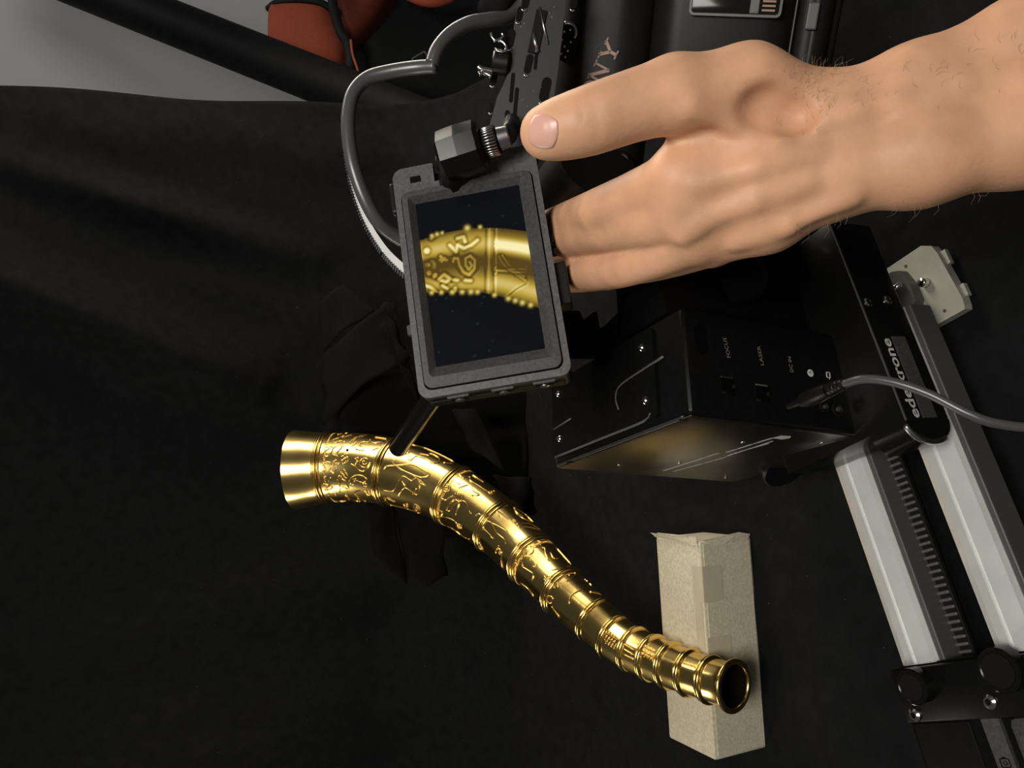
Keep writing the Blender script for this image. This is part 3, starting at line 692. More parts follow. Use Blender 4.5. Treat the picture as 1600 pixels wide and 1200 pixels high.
for x, y, r in ((1287, 636, 0.0042), (1308, 640, 0.0052)):
    b, c = on_front(x, y); mb = MB(); lathe(mb, fpt(b, c, -0.0005), e1, [(0, r), (0.0014, r), (0.0018, r * .8), (0.0006, r * .55), (0.0006, 0.0005)], 24); jk = mb.build('round_jack', M_belt, hd, angle=0.6)
    mb = MB(); lathe(mb, fpt(b, c, 0.0), e1, [(0, r * .3), (0.0016, r * .3)], 12); mb.build('jack_pin', M_railg, jk)
for x, y in ((1319, 577), (1335, 642)):
    b, c = on_front(x, y); screw(hd, fpt(b, c, 0.0), e1, 0.0034)
b, c = on_front(1095, 530); mb = MB(); prism(mb, [fpt(b + p[0], c + p[1], -0.0003) for p in rpoly(-.005, .005, -.0105, .0105, .0048, 5)], e1, 0.0006); mb.build('slot_opening', M_hole, hd)
# fine print and screws on the side plate
sN = -e3
for x, y in ((967, 723), (1061, 720), (1160, 687), (1284, 688), (1134, 743)):
    a, b = on_side(x, y); p = DB + e1 * a + e2 * b - e3 * 0.0017
    mb = MB(); lathe(mb, p, sN, [(0, 0.0017), (0.0006, 0.0015), (0.0009, 0.0008)], 14); mb.build('small_screw', M_steel, sp_, smooth=True)
for x, y in ((890, 719), (1068, 652)):
    a, b = on_side(x, y); p = DB + e1 * a + e2 * b - e3 * 0.0016
    mb = MB(); lathe(mb, p, sN, [(0, 0.0030), (0.0003, 0.0030)], 16); mb.build('countersunk_hole', M_hole, sp_)
def side_dir(x0, y0, x1, y1):
    a0, b0 = on_side(x0, y0); a1, b1 = on_side(x1, y1); p0 = DB + e1 * a0 + e2 * b0 - e3 * 0.0020; p1 = DB + e1 * a1 + e2 * b1 - e3 * 0.0020
    return p0, p1
mb = MB(); rp_ = random.Random(2)
for (x0, y0, x1, y1, h) in ((1036, 732, 1122, 704, .0022), (1052, 733, 1132, 711, .0016), (1134, 703, 1207, 680, .0020), (1132, 710, 1207, 685, .0014), (1140, 706, 1200, 689, .0014)):
    p0, p1 = side_dir(x0, y0, x1, y1); L = np.linalg.norm(p1 - p0); ex = (p1 - p0) / L; ey = nrm(np.cross(sN, ex)); q = 0.0
    while q < L:
        w = rp_.uniform(.0008, .0018)
        if rp_.random() > .12: rbox(mb, (p0 + ex * q, ex, ey, sN), (w / 2, 0, 0), (w * .8, h, 0.0001))
        q += w
mb.build('fine_print', M_print, sp_, kind='stuff', label='rows of tiny white print')
p0, p1 = side_dir(1208, 680, 1234, 679); ex = nrm(p1 - p0); ey = nrm(np.cross(sN, ex)); L = np.linalg.norm(p1 - p0)
mb = MB(); prism(mb, [p0, p0 + ex * L * .35 + ey * .006, p1 + ey * .003, p1 - ey * .002, p0 + ex * L * .6 - ey * .005], sN, 0.0002); mb.build('white_label', M_print, sp_)
# carriage plate with lettering on its front
CF = (W(0, 0, 0), SU, SV, SZ)
mb = MB(); rbox(mb, CF, (0.195, 0.378, 0.0885), (0.155, 0.112, 0.042), 0.0015); mb.build('carriage', M_blkg, hd, angle=0.5)
mb = MB(); n_ = 16; pr = [(0.118 + 0.015 * math.cos(math.radians(90 + 180 * i / n_)), 0.021 * math.sin(math.radians(90 + 180 * i / n_))) for i in range(n_ + 1)]
prism(mb, [W(a, 0.3225, 0.0885 + b) for a, b in pr], SV, 0.030); mb.build('rounded_end', M_blkg, hd, angle=0.6)
mb = MB(); arc = [W(0.118 + 0.0152 * math.cos(math.radians(q)), 0.324, 0.0885 + 0.0212 * math.sin(math.radians(q))) for q in range(100, 215, 8)]
tube(mb, arc, 0.0022, 8); mb.build('end_chamfer', M_edge, hd, smooth=True, label='bright chamfer at the carriage end')
mb = MB(); text_mesh(mb, 'edelkrone', W(0.119, 0.3214, 0.0962), SU, SZ, 0.0115, 0.0002, 0.02, 0.058); mb.build('logo_lettering', M_print, hd, label='white bold lower-case lettering')
mb = MB(); rbox(mb, CF, (0.149, 0.3218, 0.0860), (0.060, 0.0006, 0.0135)); mb.build('dark_label_strip', M_railg if False else M_gplast2, hd)
for u, z in ((0.205, 0.1025), (0.208, 0.0815)): screw(hd, W(u, 0.3220, z), -SV, 0.0036)
mb = MB(); rbox(mb, CF, (0.195, 0.3216, 0.1100), (0.155, 0.0010, 0.0012)); mb.build('bright_edge', M_railg, hd)
mb = MB(); rbox(mb, CF, (0.1945, 0.380, 0.0705), (0.11, 0.070, 0.0135), 0.001); mb.build('roller_block', M_blk, hd)
# tall back panel of the head behind the ports, and its arm
mb = MB(); rbox(mb, DF, (-0.050, L2 * .46, L3 + 0.052), (0.060, L2 * .90, 0.100), 0.004); mb.build('back_panel', M_blk, hd, angle=0.5)
mb = MB(); rbox(mb, DF, (-0.018, L2 - .030, L3 + 0.014), (0.006, 0.026, 0.022), 0.001); mb.build('angle_bracket', M_blk, hd)
b, c = on_front(1327, 525); mb = MB(); lathe(mb, fpt(b, c, -0.0165), e1, [(0, 0.0042), (0.0020, 0.0042), (0.0024, 0.0030), (0.0010, 0.0020)], 20); mb.build('bracket_screw', M_belt, hd, angle=0.5)
cg = W(0.19, 0.452, 0.095)
mb = MB(); lathe(mb, P(1213, 716, 0.655), nrm([-.5, -.6, .1]), [(0, 0.0190), (0.014, 0.0190), (0.016, 0.0175)], 40); mb.build('pan_wheel', M_blk, hd, angle=0.5)
mb = MB(); lathe(mb, P(1213, 716, 0.655), nrm([-.5, -.6, .1]), [(-0.001, 0.0193), (0.001, 0.0196), (0.003, 0.0193)], 40); mb.build('wheel_ring', M_railg, hd, angle=0.5)

# ------------------------------------------------------------------ power cable
pcb = thing('power_cable', 'thin black power cable plugged into the motorised head, running off right', 'cable', P(1265, 622, 0.455))
b, c = on_front(1256, 628); plug0 = P(1262, 626, 0.452)
pts = catmull([P(1318, 600, 0.425), P(1350, 592, 0.415), P(1395, 597, 0.405), P(1450, 615, 0.395), P(1510, 645, 0.385), P(1560, 662, 0.38), P(1640, 668, 0.375), P(1760, 650, 0.37)], 8)
mb = MB(); tube(mb, pts, 0.0024, 12); mb.build('cord', M_cable, pcb, smooth=True)
d_ = nrm(P(1318, 600, 0.425) - P(1252, 627, 0.458)); L_ = np.linalg.norm(P(1318, 600, 0.425) - P(1252, 627, 0.458))
mb = MB(); lathe(mb, P(1252, 627, 0.458), d_, [(-0.012, 0.0020), (-0.002, 0.0022), (0, 0.0034), (0.003, 0.0046), (0.016, 0.0050), (0.022, 0.0044), (0.024, 0.0040)], 24); mb.build('plug', M_plast, pcb, angle=0.7)
for i in range(4):
    q = 0.0255 + i * (L_ - 0.026) / 4
    mb = MB(); lathe(mb, P(1252, 627, 0.458), d_, [(q - 0.001, 0.0030), (q, 0.0042 - i * .0003), (q + 0.0026, 0.0042 - i * .0003), (q + 0.0036, 0.0028)], 20); mb.build('strain_relief', M_plast, pcb, angle=0.7)
mb = MB(); cyl(mb, P(1252, 627, 0.458) + d_ * 0.02, P(1318, 600, 0.425), 0.0028, n=14); mb.build('strain_core', M_plast, pcb, smooth=True)

# ------------------------------------------------------------------ field monitor
m1 = cdir([0.16510622, 0.98328993, -0.07668671]); m2 = cdir([-0.96414385, 0.14453325, -0.22256857]); m3 = cdir([-0.20776566, 0.11068447, 0.97189628])
MC = P(746.86, 427.36, 0.45); mN = -m3      # m1: picture right, m2: picture down, mN: towards viewer
MFr = (MC, m1, m2, mN)
SW, SH = 0.03167, 0.05112
mo = thing('field_monitor', 'grey framed field monitor whose lit screen shows the golden horn', 'monitor', MC + m3 * 0.02)
outer = rpoly(-.0434, .0446, -.0630, .0691, .006, 6)
mb = MB(); prism(mb, [MC + m1 * a + m2 * b + m3 * 0.0245 for a, b in outer], mN, 0.0205); mb.build('back_shell', M_plast, mo)
def scaled(p, dx0, dx1, dy0, dy1, r, n=6): return rpoly(p[0] + dx0, p[1] + dx1, p[2] + dy0, p[3] + dy1, r, n)
mid = rpoly(-.0398, .0408, -.0590, .0650, .0050, 6)
mb = MB(); ring_frame(mb, outer, mid, MFr, -0.004, 0.0010, 0.0012); mb.build('outer_frame', M_gplast, mo, angle=0.6)
mid1 = rpoly(-.0390, .0400, -.0582, .0642, .0048, 6); mid2 = rpoly(-.0355, .0362, -.0548, .0580, .0030, 6); inn = rpoly(-SW, SW, -SH, SH, .0006, 6)
mb = MB(); ring_frame(mb, mid1, mid2, MFr, -0.002, 0.0030, 0.0034); bz_ = mb.build('bezel', M_gplast2, mo, angle=0.5)
mb = MB(); ring_frame(mb, mid2, inn, MFr, -0.003, 0.0034, -0.0012); mb.build('bezel_slope', M_gplast2, bz_, angle=0.5)
# head-end tab beside the knob, notched
mb = MB(); prism(mb, [MC + m1 * a + m2 * b - mN * 0.006 for a, b in [(-.0434, -.0575), (-.0434, -.0700), (-.0415, -.0735), (-.0380, -.0752), (-.0180, -.0752), (-.0180, -.0600)]], mN, 0.0070); tb_ = mb.build('corner_tab', M_gplast, mo)
mb = MB(); rbox(mb, MFr, (-.0295, -.0665, 0.0006), (0.0070, 0.0046, 0.0012), 0.0008); mb.build('tab_slot', M_hole, tb_)
mb = MB(); prism(mb, [MC + m1 * a + m2 * b - mN * 0.006 for a, b in [(.0020, -.0600), (.0070, -.0752), (.0390, -.0752), (.0430, -.0735), (.0446, -.0695), (.0446, -.0575)]], mN, 0.0070); mb.build('corner_tab', M_gplast, mo)
mb = MB(); rbox(mb, MFr, (-.0100, -.0655, -0.010), (0.020, 0.012, 0.012), 0.001); mb.build('mount_socket', M_hole, mo)
# buttons and sockets on the lower edge
for a, kind in ((-.022, 0), (0.004, 0), (.028, 1)):
    mb = MB(); rbox(mb, MFr, (a, .0692, -0.0060), (0.0130, 0.0020, 0.0030), 0.0006); bs = mb.build('edge_button', M_gplast, mo)
    mb = MB(); rbox(mb, MFr, (a, .0694, -0.0115), (0.0110, 0.0010, 0.0060), 0.0004); mb.build('button_well', M_hole, bs)
    mb = MB(); lathe(mb, MC + m1 * a + m2 * .0697 - mN * 0.0125, m2, [(0, 0.0030), (0.0010, 0.0030), (0.0014, 0.0016)], 16); mb.build('button_cap', M_edge if kind else M_railg, bs, angle=0.6)
mb = MB(); rbox(mb, MFr, (0.0005, .0694, -0.0165), (0.080, 0.0008, 0.010), 0.0003); mb.build('edge_strip', M_plast, mo)
mb = MB(); rbox(mb, MFr, (.0475, .0130, -0.012), (0.0080, 0.026, 0.016), 0.0012); mb.build('side_connector', M_plast, mo)
mb = MB(); rbox(mb, MFr, (.0455, -.0150, -0.006), (0.0026, 0.0050, 0.0050), 0.0006); rbox(mb, MFr, (.0458, -.0070, -0.006), (0.0030, 0.0040, 0.0050), 0.0006); mb.build('side_button', M_plast, mo)
mb = MB(); rbox(mb, MFr, (-.0455, .0230, -0.014), (0.0060, 0.0065, 0.005), 0.0010); mb.build('side_lug', M_gplast2, mo)
mb = MB(); rbox(mb, MFr, (-.0450, -.0590, -0.006), (0.0040, 0.0200, 0.008), 0.0015); mb.build('side_latch', M_plast, mo)

# the picture on the screen, as colours on a fine grid
def screen_mesh():
    nx, ny = 150, 242
    gold_hi = np.array([0.95, 0.86, 0.45]); gold = np.array([0.52, 0.36, 0.045]); dark = np.array([0.075, 0.040, 0.006])
    xs = np.linspace(0, 1, nx); ys = np.linspace(0, 1, ny); X, Y = np.meshgrid(xs, ys)
    Yt = 0.255 + 0.02 * (X - .35) ** 2 * 6 - 0.03 * X + 0.055 * np.clip(X - .3, 0, 1) ** 1.5 * 3   # edges of the horn on the screen
    top = 0.262 - 0.02 * np.sin(X * 2.2) + 0.09 * X ** 2
    top = 0.232 + 0.072 * X - 0.05 * np.sin(np.clip(X, 0, 1) * 3.0)
    bot = 0.555 + 0.100 * X + 0.115 * np.clip(X - .45, 0, 1) ** 1.3 * 2
    v = (Y - top) / (bot - top)
    inside = (v > 0) & (v < 1)
    C = np.zeros((ny, nx, 3)); C[:] = (0.0022, 0.0026, 0.0036)
    def gsn(a, c, w): return np.exp(-((a - c) / w) ** 2)
    band = 0.20 + 0.50 * gsn(v, .24, .12) + 0.38 * gsn(v, .86, .11) - .20 * gsn(v, .50, .18)
    right = X > 0.62
    band2 = 0.09 + 1.5 * gsn(v, .24, .085) + 0.60 * gsn(v, .80, .12) - .12 * gsn(v, .50, .15)
    tx = 0.69 - 0.10 * (v - .0) + 0.02
    ring = X - tx
    lum = np.where(ring > 0, band2, band)
    lum *= np.clip(np.minimum(v, 1 - v) / 0.07, 0.15, 1)
    # embossed shapes left of the ring band
    rel = np.zeros_like(X)
    ax, ay = 1.0, 1.62
    def stroke(pts, w, amp):
        nonlocal rel
        pts = np.array(pts, float); d = np.full(X.shape, 9.0)
        for a, b in zip(pts[:-1], pts[1:]):
            dx, dy = (b[0] - a[0]) * ax, (b[1] - a[1]) * ay; L2 = dx * dx + dy * dy + 1e-9
            t = np.clip(((X - a[0]) * ax * dx + (Y - a[1]) * ay * dy) / L2, 0, 1)
            d = np.minimum(d, np.hypot((X - a[0]) * ax - t * dx, (Y - a[1]) * ay - t * dy))
        rel = rel + amp * np.exp(-(d / w) ** 2) - amp * .55 * np.exp(-((d - 2.1 * w) / w) ** 2)
    q = lambda l: [((x - 75) / 700 - (y - 150) / 980 * .18 + 0.0, (y - 150 + (x - 75) * .17) / 980) for x, y in l]
    cir = lambda cx, cy, r, n=12: [(cx + r * math.cos(6.283 * i / n), cy + r * math.sin(6.283 * i / n)) for i in range(n + 1)]
    for l in ([(240, 470), (255, 485), (245, 500), (265, 480), (235, 490), (280, 490)], cir(185, 520, 22, 10), cir(185, 520, 6, 6), [(225, 600), (260, 575), (300, 600), (270, 620), (240, 610)],
              [(320, 500), (325, 480), (350, 480), (360, 520), (385, 560), (420, 575), (455, 540), (460, 490), (430, 465), (400, 480), (400, 520), (420, 545), (440, 520), (425, 500)],
              cir(150, 435, 10, 8), cir(165, 565, 9, 8), cir(150, 520, 8, 8), cir(200, 580, 8, 8), [(300, 400), (340, 440), (350, 400), (390, 420), (440, 400), (480, 370)], [(320, 605), (345, 608)], [(330, 655), (330, 680), (300, 680)],
              [(395, 608), (430, 610)], [(370, 680), (420, 690)], [(130, 640), (170, 650), (210, 680)], [(250, 640), (280, 660)], [(180, 360), (200, 345)], [(350, 360), (390, 350), (400, 380)]):
        stroke(q(l), 0.013, 0.85)
    for l in ([(590, 530), (580, 545), (620, 548), (760, 540), (780, 545)], [(588, 570), (600, 552), (680, 556), (770, 560)], [(615, 465), (630, 500), (660, 530), (720, 570), (775, 605)], [(635, 460), (655, 490), (690, 535), (770, 585)]):
        stroke(q(l), 0.009, 0.55)
    for l in ([(660, 700), (720, 655), (780, 625)],): stroke(q(l), 0.008, -0.5)
    for c0 in (-.075, -.045, .0, .018):
        rel += (0.55 if c0 in (-.045, .018) else -.45) * gsn(ring, c0 - .0, .011)
    lum = np.clip(lum + rel * (0.30 + .5 * lum) * 1.1, 0.02, 1.6)
    L = lum[..., None]
    G_ = np.where(L < .5, dark + (gold - dark) * (L / .5), gold + (gold_hi - gold) * np.clip((L - .5) / .75, 0, 1))
    C = np.where(inside[..., None], G_, C)
    # bright beads along the rims
    for (x, side, r) in ((.12, 0, .016), (.17, 0, .018), (.22, 0, .014), (.46, 0, .024), (.58, 0, .016), (.05, 1, .018), (.14, 1, .018), (.24, 1, .020), (.33, 1, .020), (.41, 1, .022), (.47, 1, .02), (.62, 1, .018), (.74, 1, .02), (.80, 1, .02), (.86, 1, .022), (.93, 1, .02)):
        col_ = int(x * (nx - 1)); y = (top[0, col_] - .006) if side == 0 else (bot[0, col_] + .001)
        w = np.exp(-(((X - x) / r) ** 2 + ((Y - y) * 1.62 / r) ** 2))[..., None]; C = C * (1 - w) + np.array([.75, .58, .12]) * w
    rs = np.random.default_rng(4)
    for _ in range(26):
        x, y, r = rs.uniform(0, 1), rs.uniform(0, 1), rs.uniform(.005, .010)
        w = .5 * np.exp(-(((X - x) / r) ** 2 + ((Y - y) * 1.62 / r) ** 2))[..., None]; C = C + np.array([.02, .022, .022]) * w * 2
    o, ex, ey, n = MFr
    V = o + (2 * X.reshape(-1, 1) - 1) * SW * 1.01 * ex + (2 * Y.reshape(-1, 1) - 1) * SH * 1.01 * ey - n * 0.0010
    F = [(j * nx + i, j * nx + i + 1, (j + 1) * nx + i + 1, (j + 1) * nx + i)[::-1] for j in range(ny - 1) for i in range(nx - 1)]
    return V, F, C.reshape(-1, 3)
V, F, C = screen_mesh()
m_s = bpy.data.materials.new('lit_screen'); m_s.use_nodes = True
b_ = m_s.node_tree.nodes['Principled BSDF']; at = m_s.node_tree.nodes.new('ShaderNodeAttribute'); at.attribute_name = 'picture'
b_.inputs['Base Color'].default_value = (0.003, 0.003, 0.004, 1); b_.inputs['Roughness'].default_value = 0.12; b_.inputs['Specular IOR Level'].default_value = 0.3
m_s.node_tree.links.new(at.outputs['Color'], b_.inputs['Emission Color']); b_.inputs['Emission Strength'].default_value = 1.0
mb = MB(); mb.add(V, F); sc_o = mb.build('screen', m_s, mo, label='lit screen showing a close-up of the golden horn')
ca = sc_o.data.color_attributes.new('picture', 'FLOAT_COLOR', 'POINT')
ca.data.foreach_set('color', np.concatenate([C, np.ones((len(C), 1))], 1).ravel())

# ------------------------------------------------------------------ monitor mount: knob, knurled ring, stub
mt = thing('monitor_mount', 'black faceted knob and knurled mount joining the monitor to the cage', 'mount', MC - m2 * 0.075)
kc = P(722, 236, 0.448); kd = nrm(m1 * 0.97 - m2 * 0.06 + mN * 0.12)
mb = MB(); lathe(mb, kc - kd * 0.0135, kd, [(0, 0.0120), (0.002, 0.0150), (0.0125, 0.0155), (0.0240, 0.0150), (0.0265, 0.0125)], 8); mb.build('faceted_knob', M_blkg, mt, label='glossy black faceted knob')
mb = MB(); cyl(mb, kc - m2 * 0.004, MC - m2 * 0.060 - m1 * .008 + m3 * .006, 0.0110, 0.0095, 20); mb.build('swivel_foot', M_plast, mt, smooth=True)
mb = MB(); cyl(mb, P(722, 240, 0.462), P(690, 262, 0.47), 0.011, 0.008, 20, .002); mb.build('arm_stub', M_plast, mt, angle=0.5)
rc = kc + kd * 0.0145
mb = MB(); lathe(mb, rc - kd * 0.003, kd, [(0, 0.0078), (0.0105, 0.0082)], 40); kr = mb.build('knurled_ring', M_hole, mt)
xk, yk = ortho(kd)
for i in range(30):
    a = i * 2 * math.pi / 30; rr = xk * math.cos(a) + yk * math.sin(a)
    mb = MB(); tube(mb, [rc + rr * 0.0080 - kd * .002, rc + rr * 0.0084 + kd * 0.0070], 0.00055, 6); mb.build('knurl', M_edge, kr, smooth=True)
mb = MB(); cyl(mb, rc + kd * 0.0075, rc + kd * 0.0150, 0.0068, 0.0060, 28, 0.0008); mb.build('steel_stub', M_edge, mt, angle=0.5)
mb = MB(); cyl(mb, rc + kd * 0.014, P(800, 190, 0.475), 0.0050, n=18); mb.build('mount_pin', M_plast, mt, smooth=True)

# ------------------------------------------------------------------ video cable from cage to monitor
vc = thing('video_cable', 'thick black video cable looping from the camera cage to the monitor', 'cable', P(560, 200, 0.50))
mb = MB(); tube(mb, catmull([P(828, -10, 0.50), P(800, 24, 0.485), P(770, 30, 0.475), P(735, 36, 0.468), P(705, 52, 0.463), P(684, 76, 0.460), P(675, 100, 0.460)], 8), 0.0043, 14); mb.build('upper_run', M_cable, vc, smooth=True)
mb = MB(); tube(mb, catmull([P(682, 104, 0.462), P(650, 106, 0.466), P(610, 112, 0.468), P(575, 122, 0.468), P(553, 144, 0.466), P(545, 175, 0.464), P(545, 215, 0.462), P(553, 262, 0.461), P(570, 310, 0.463), P(592, 348, 0.468), P(622, 372, 0.475), P(660, 388, 0.480)], 8), 0.0043, 14); mb.build('lower_run', M_cable, vc, smooth=True)

# ------------------------------------------------------------------ toothed focus strap
gs = thing('focus_gear_strap', 'white toothed focus gear strap curving out behind the monitor', 'gear strap', P(575, 360, 0.56))
arc = catmull([P(535, 165, 0.60), P(534, 200, 0.595), P(540, 250, 0.585), P(550, 295, 0.575), P(566, 340, 0.565), P(588, 380, 0.556), P(612, 410, 0.55), P(650, 440, 0.548), P(700, 452, 0.552), P(745, 440, 0.560), P(786, 418, 0.572)], 10)
Tn = np.gradient(arc, axis=0); Tn /= np.linalg.norm(Tn, axis=1)[:, None]
up_ = nrm(cdir([0.75, 0.20, -0.45])); mb = MB(); rows = []
wd = np.minimum(np.linspace(0.0010, 0.0078, len(arc)), 0.0055)
SD = []
for p, t, w in zip(arc, Tn, wd):
    n = nrm(np.cross(t, cdir([0, 0, 1.0]))); n = n if np.dot(n, cdir([0.4, 1.0, 0])) > 0 else -n
    SD.append(n); k = cdir([0, 0, 1.0]) * 0.0016
    rows += [p, p + n * w, p + n * w + k, p + k]
F = []
for i in range(len(arc) - 1):
    for j in range(4): F.append((i * 4 + j, i * 4 + (j + 1) % 4, (i + 1) * 4 + (j + 1) % 4, (i + 1) * 4 + j))
F += [(0, 1, 2, 3)[::-1], tuple((len(arc) - 1) * 4 + j for j in range(4))]
mb.add(rows, F); st_ = mb.build('strap', M_white, gs)
bm = bmesh.new(); bm.from_mesh(st_.data); bmesh.ops.recalc_face_normals(bm, faces=bm.faces); bm.to_mesh(st_.data); bm.free()
mb = MB(); L_arc = np.concatenate([[0], np.cumsum(np.linalg.norm(np.diff(arc, axis=0), axis=1))]); q = 0.004
while q < L_arc[-1]:
    i = int(np.searchsorted(L_arc, q)) - 1; i = max(0, min(i, len(arc) - 2))
    f_ = i / len(arc); ln = 0.0010 + 0.0052 * f_
    a_ = nrm(-SD[i] * .9 + Tn[i] * .75)
    rbox(mb, (arc[i], nrm(np.cross(a_, cdir([0, 0, 1.0]))), a_, cdir([0, 0, 1.0])), (0, ln / 2 - .0006, 0.0008), (0.0009, ln, 0.0022))
    q += 0.0022
mb.build('teeth', M_gplast, gs, kind='stuff')

# ------------------------------------------------------------------ cinema camera with its cage
CC = P(1085, 40, 0.50)
k1 = nrm(cdir([-0.13, 0.97, -0.20])); k2 = nrm(np.cross(k1, cdir([0, 0, 1.0])));
k2 = nrm(cdir([-0.86, -0.02, 0.30]) - k1 * np.dot(cdir([-0.86, -0.02, 0.30]), k1)); k3 = nrm(np.cross(k1, k2))
if np.dot(k3, CAM - CC) < 0: k3 = -k3
KF = (CC, k1, k2, k3)     # k1 picture right, k2 picture down, k3 to the viewer
cm = thing('cinema_camera', 'black cinema camera body in a drilled cage behind the hand', 'camera', CC - k3 * 0.05 + k2 * .06)
# shell profile: rounded front barrel, waist line, battery end
def shell(x0, x1, hy, hz, bev, cy=0.0, cz=0.0, seg=6):
    mb = MB(); rbox(mb, KF, ((x0 + x1) / 2, cy, cz), (x1 - x0, hy, hz), bev, seg); return mb
shell(-0.094, -0.026, 0.205, 0.070, 0.024, 0.034, -0.033, 7).build('front_shell', M_cam, cm, smooth=True)
shell(-0.030, 0.064, 0.112, 0.066, 0.022, -0.012, -0.033, 7).build('rear_shell', M_cam, cm, smooth=True)
shell(0.060, 0.086, 0.106, 0.062, 0.018, -0.012, -0.034, 6).build('battery_cap', M_cam, cm, smooth=True)
shell(0.082, 0.091, 0.080, 0.046, 0.008, -0.010, -0.038, 4).build('end_bumper', M_rub, cm, smooth=True)
def onk(x, y, h=0.0):
    d = c2w(pc(x, y, 1.0)) - CAM; k = np.dot(CC + k3 * h - CAM, k3) / np.dot(d, k3); q = CAM + d * k - CC
    return np.dot(q, k1), np.dot(q, k2)
mb = MB(); rbox(mb, KF, (0.024, -0.0125, 0.0012), (0.056, 0.012, 0.004), 0.0016, 3); wn = mb.build('display_window', M_glass, cm, angle=0.5)
mb = MB(); ring_frame(mb, rpoly(-.0285, .0285, -.0068, .0068, .003, 5), rpoly(-.0270, .0270, -.0053, .0053, .002, 5), (CC + k1 * .024 - k2 * .0125, k1, k2, k3), 0.0005, 0.0040); mb.build('window_rim', M_railg, wn, angle=0.6)
mb = MB(); rbox(mb, KF, (0.036, -0.0125, 0.0032), (0.006, 0.010, 0.0020), 0.0008); mb.build('slide_lock', M_railg, wn)
for q in range(3):
    mb = MB(); rbox(mb, KF, (0.0445, -0.0150 + q * .0026, 0.0034), (0.008, 0.0012, 0.0010)); mb.build('contact_strip', M_logo, wn)
mb = MB(); rbox(mb, KF, (0.072, -0.008, -0.0015), (0.007, 0.016, 0.003), 0.001); mb.build('release_latch', M_railg, cm)
mb = MB(); rbox(mb, KF, (0.0615, -0.012, -0.0022), (0.0008, 0.085, 0.0040), 0.0003); mb.build('seam', M_railg, cm)
# buttons under the thumb
for nm_, x, y in (('1', 932, 246), ('2', 971, 252)):
    a, b = onk(x, y); mb = MB(); lathe(mb, CC + k1 * a + k2 * b - k3 * 0.002, k3, [(0, 0.0060), (0.0030, 0.0060), (0.0040, 0.0050)], 24); bb = mb.build('assign_button', M_plast, cm, angle=0.5)
    mb = MB(); text_mesh(mb, nm_, CC + k1 * (a + .0015) + k2 * (b + .001) + k3 * 0.0023, -k2, -k1, 0.0050, 0.0002); mb.build('digit', M_gplast2, bb)
# SONY lettering: slab-serif bars
def bars(mb, o, ex, ey, n, segs, w):
    for x0, y0, x1, y1 in segs:
        a = o + ex * x0 + ey * y0; b = o + ex * x1 + ey * y1; d = nrm(b - a); s = nrm(np.cross(n, d)) * w / 2
        prism(mb, [a - s, b - s, b + s, a + s], n, 0.0003)
hL = 0.0112
lo = CC - k3 * 0.0
tdir = nrm(P(950, 84, .5) - P(920, 136, .5)); tdir = nrm(tdir - k3 * np.dot(tdir, k3)); tup = nrm(np.cross(k3, tdir))
if np.dot(tup, -k1) < 0: tup = -tup
a, b = onk(936, 113, 0.0028); base0 = CC + k1 * a + k2 * b + k3 * 0.0024 - tdir * hL * .58 - tup * hL * .5
lg = MB(); adv = hL * 1.30; wb = hL * .15
def glyph(ch, x):
    o = base0 + tdir * x
    h = hL; w = hL * 1.15
    if ch == 'N':
        bars(lg, o, tdir, tup, k3, [(0.15 * w, 0, 0.15 * w, h), (0.82 * w, 0, .82 * w, h)], wb * .8); bars(lg, o, tdir, tup, k3, [(0.12 * w, h, .84 * w, 0)], wb * 1.3)
        bars(lg, o, tdir, tup, k3, [(-.02 * w, .05 * h, .34 * w, .05 * h), (-.02 * w, .95 * h, .2 * w, .95 * h), (.64 * w, .95 * h, 1.0 * w, .95 * h)], wb * .6)
    if ch == 'Y':
        bars(lg, o, tdir, tup, k3, [(.5 * w, 0, .5 * w, .5 * h), (.5 * w, .45 * h, .12 * w, h), (.5 * w, .45 * h, .88 * w, h)], wb * 1.2)
        bars(lg, o, tdir, tup, k3, [(.28 * w, .05 * h, .72 * w, .05 * h), (-.05 * w, .95 * h, .32 * w, .95 * h), (.68 * w, .95 * h, 1.05 * w, .95 * h)], wb * .6)
    if ch == 'O':
        n = 28
        for i in range(n):
            a0, a1 = 6.2832 * i / n, 6.2832 * (i + 1) / n; th = wb * (.6 + .8 * abs(math.cos((a0 + a1) / 2)))
            bars(lg, o, tdir, tup, k3, [(.52 * w + .48 * w * math.cos(a0), .5 * h + .5 * h * math.sin(a0), .52 * w + .48 * w * math.cos(a1), .5 * h + .5 * h * math.sin(a1))], th)
    if ch == 'S':
        pts = [(.85, .80), (.62, .97), (.30, .95), (.15, .75), (.35, .57), (.65, .45), (.85, .27), (.70, .05), (.35, .03), (.12, .20)]
        bars(lg, o, tdir, tup, k3, [(p[0] * w, p[1] * h, q_[0] * w, q_[1] * h) for p, q_ in zip(pts[:-1], pts[1:])], wb)
glyph('O', -adv * .95); glyph('S', -adv * 1.95); glyph('N', 0.0); glyph('Y', adv)
lg.build('maker_lettering', M_logo, cm, label='bronze slab-serif SONY lettering')
